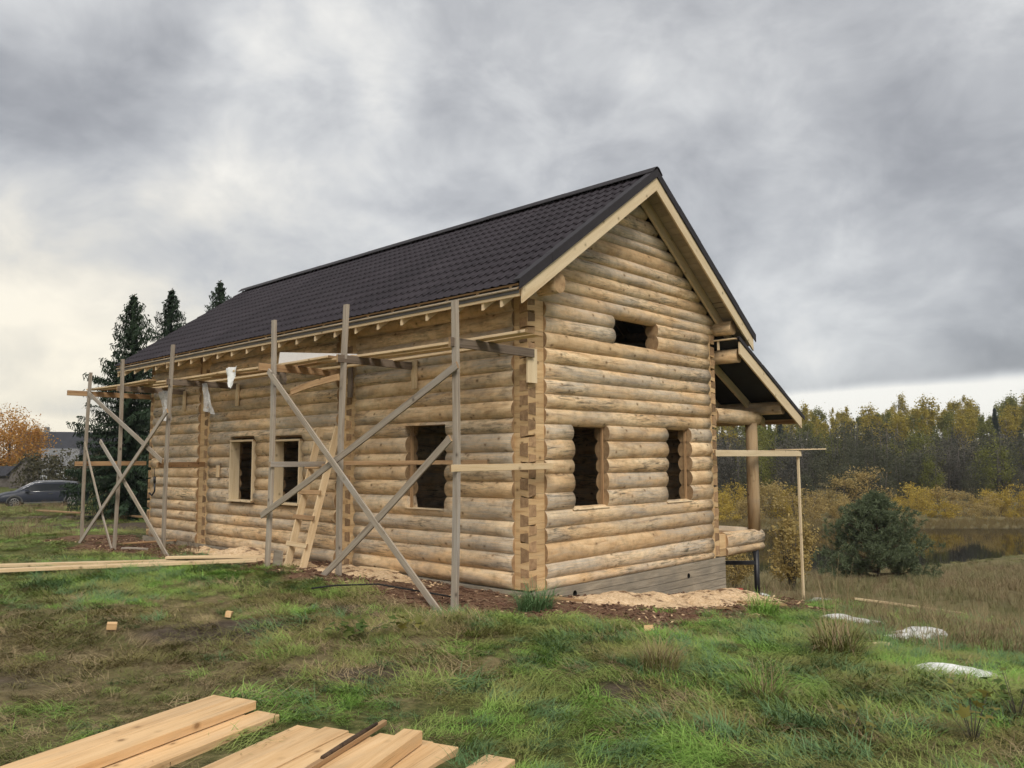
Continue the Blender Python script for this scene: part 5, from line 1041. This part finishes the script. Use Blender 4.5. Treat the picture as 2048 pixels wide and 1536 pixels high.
# ---------------------------------------------------------------- buildings at the left
def gabled(nm, label, x, y, rz, wx, wy, hw_, hr, wallm, roofm, over=.35, wins=(), chim=None, boards=False):
    e = empty(nm, (x, y, gz(x, y)-.15), rz); b = MB()
    hx, hy = wx/2, wy/2
    v = [(-hx, -hy, 0), (hx, -hy, 0), (hx, hy, 0), (-hx, hy, 0), (-hx, -hy, hw_), (hx, -hy, hw_), (hx, hy, hw_), (-hx, hy, hw_), (-hx, 0, hr), (hx, 0, hr)]
    b.add(v, [(0, 1, 5, 4), (2, 3, 7, 6), (1, 2, 6, 9, 5), (3, 0, 4, 8, 7), (0, 3, 2, 1)]); b.build('wall', [MAT[wallm]], e)
    sl = (hr-hw_)/hy; th = .09
    for s in (-1, 1):
        b = MB(); y1 = s*(hy+over); z1 = hw_-over*sl; X_ = hx+over
        q = [(-X_, 0, hr+.02), (X_, 0, hr+.02), (X_, y1, z1+.02), (-X_, y1, z1+.02)]; q += [(p[0], p[1], p[2]+th) for p in q]
        b.add(q, [(3, 2, 1, 0), (4, 5, 6, 7), (0, 1, 5, 4), (1, 2, 6, 5), (2, 3, 7, 6), (3, 0, 4, 7)]); b.build('roof', [MAT[roofm]], e)
    for wx0, wz0, ww, wh_, side in wins:
        b = MB(); T = Matrix.Translation((wx0, -hy-.02, wz0)) if side == 'y' else Matrix.Translation((-hx-.02, wx0, wz0)) @ Matrix.Rotation(R(90), 4, 'Z')
        b.box(-ww/2, ww/2, -.03, .03, 0, wh_, 0, T); f = b.build('window', [MAT['white_wall']], e); b = MB(); b.box(-ww/2+.07, ww/2-.07, -.035, .035, .07, wh_-.07, 0, T); b.build('pane', [MAT['car_glass']], f)
    if chim: b = MB(); b.box(chim-.3, chim+.3, -.3, .3, hr-.6, hr+.7); b.build('chimney', [MAT['grey_roof']], e)
    if boards:
        for k in range(int(wy/.25)):
            yy = -hy+.125+k*.25; zt_ = hw_+(hr-hw_)*(1-abs(yy)/hy)-.04; b = MB(); b.box(-hx-.03, -hx-.004, yy-.115, yy+.115, .05, zt_); b.build('plank', [MAT['old_timber']], e)
    return tag(e, label, 'building')
gabled('village_house', 'big dark house with slate roof on the left skyline', -57.6, 104, R(28), 10.5, 7.5, 3.3, 5.9, 'house_dark', 'slate_roof', .5, ((-2, 1.1, 1., 1.2, 'y'), (1.5, 1.1, 1., 1.2, 'y')), -2.6)
gabled('village_house', 'small white-walled building with grey roof below the dark house', -52.4, 92.5, R(30), 3.6, 4.6, 2.0, 3.75, 'white_wall', 'grey_roof', .3, ((-.6, .7, .7, .8, 'y'),))
gabled('shed', 'little weathered timber shed with steep gable behind the car', -45.2, 74.5, R(118), 3.2, 2.3, 1.55, 2.85, 'old_timber', 'slate_roof', .25, boards=True)
gabled('shed', 'low timber outbuilding left of the little gabled shed', -49.2, 76.5, R(28), 3.6, 2.4, 1.3, 2.0, 'old_timber', 'slate_roof', .25)
# ---------------------------------------------------------------- moist autumn air
hz = MB(); hz.box(-530, 530, -110, 520, -8, 26); ho = hz.mesh('haze', []); m = bpy.data.materials.new('moist_air'); m.use_nodes = True; t = m.node_tree; t.nodes.clear()
o_ = t.nodes.new('ShaderNodeOutputMaterial'); pv = t.nodes.new('ShaderNodeVolumePrincipled'); pv.inputs['Density'].default_value = .0004; pv.inputs['Color'].default_value = (.86, .88, .92, 1); pv.inputs['Anisotropy'].default_value = .2
t.links.new(pv.outputs[0], o_.inputs['Volume']); ho.materials.append(m); tag(link('haze', ho), 'thin moist autumn air lying over the whole valley', 'haze', kind='stuff')
scene.cycles.volume_bounces = 0
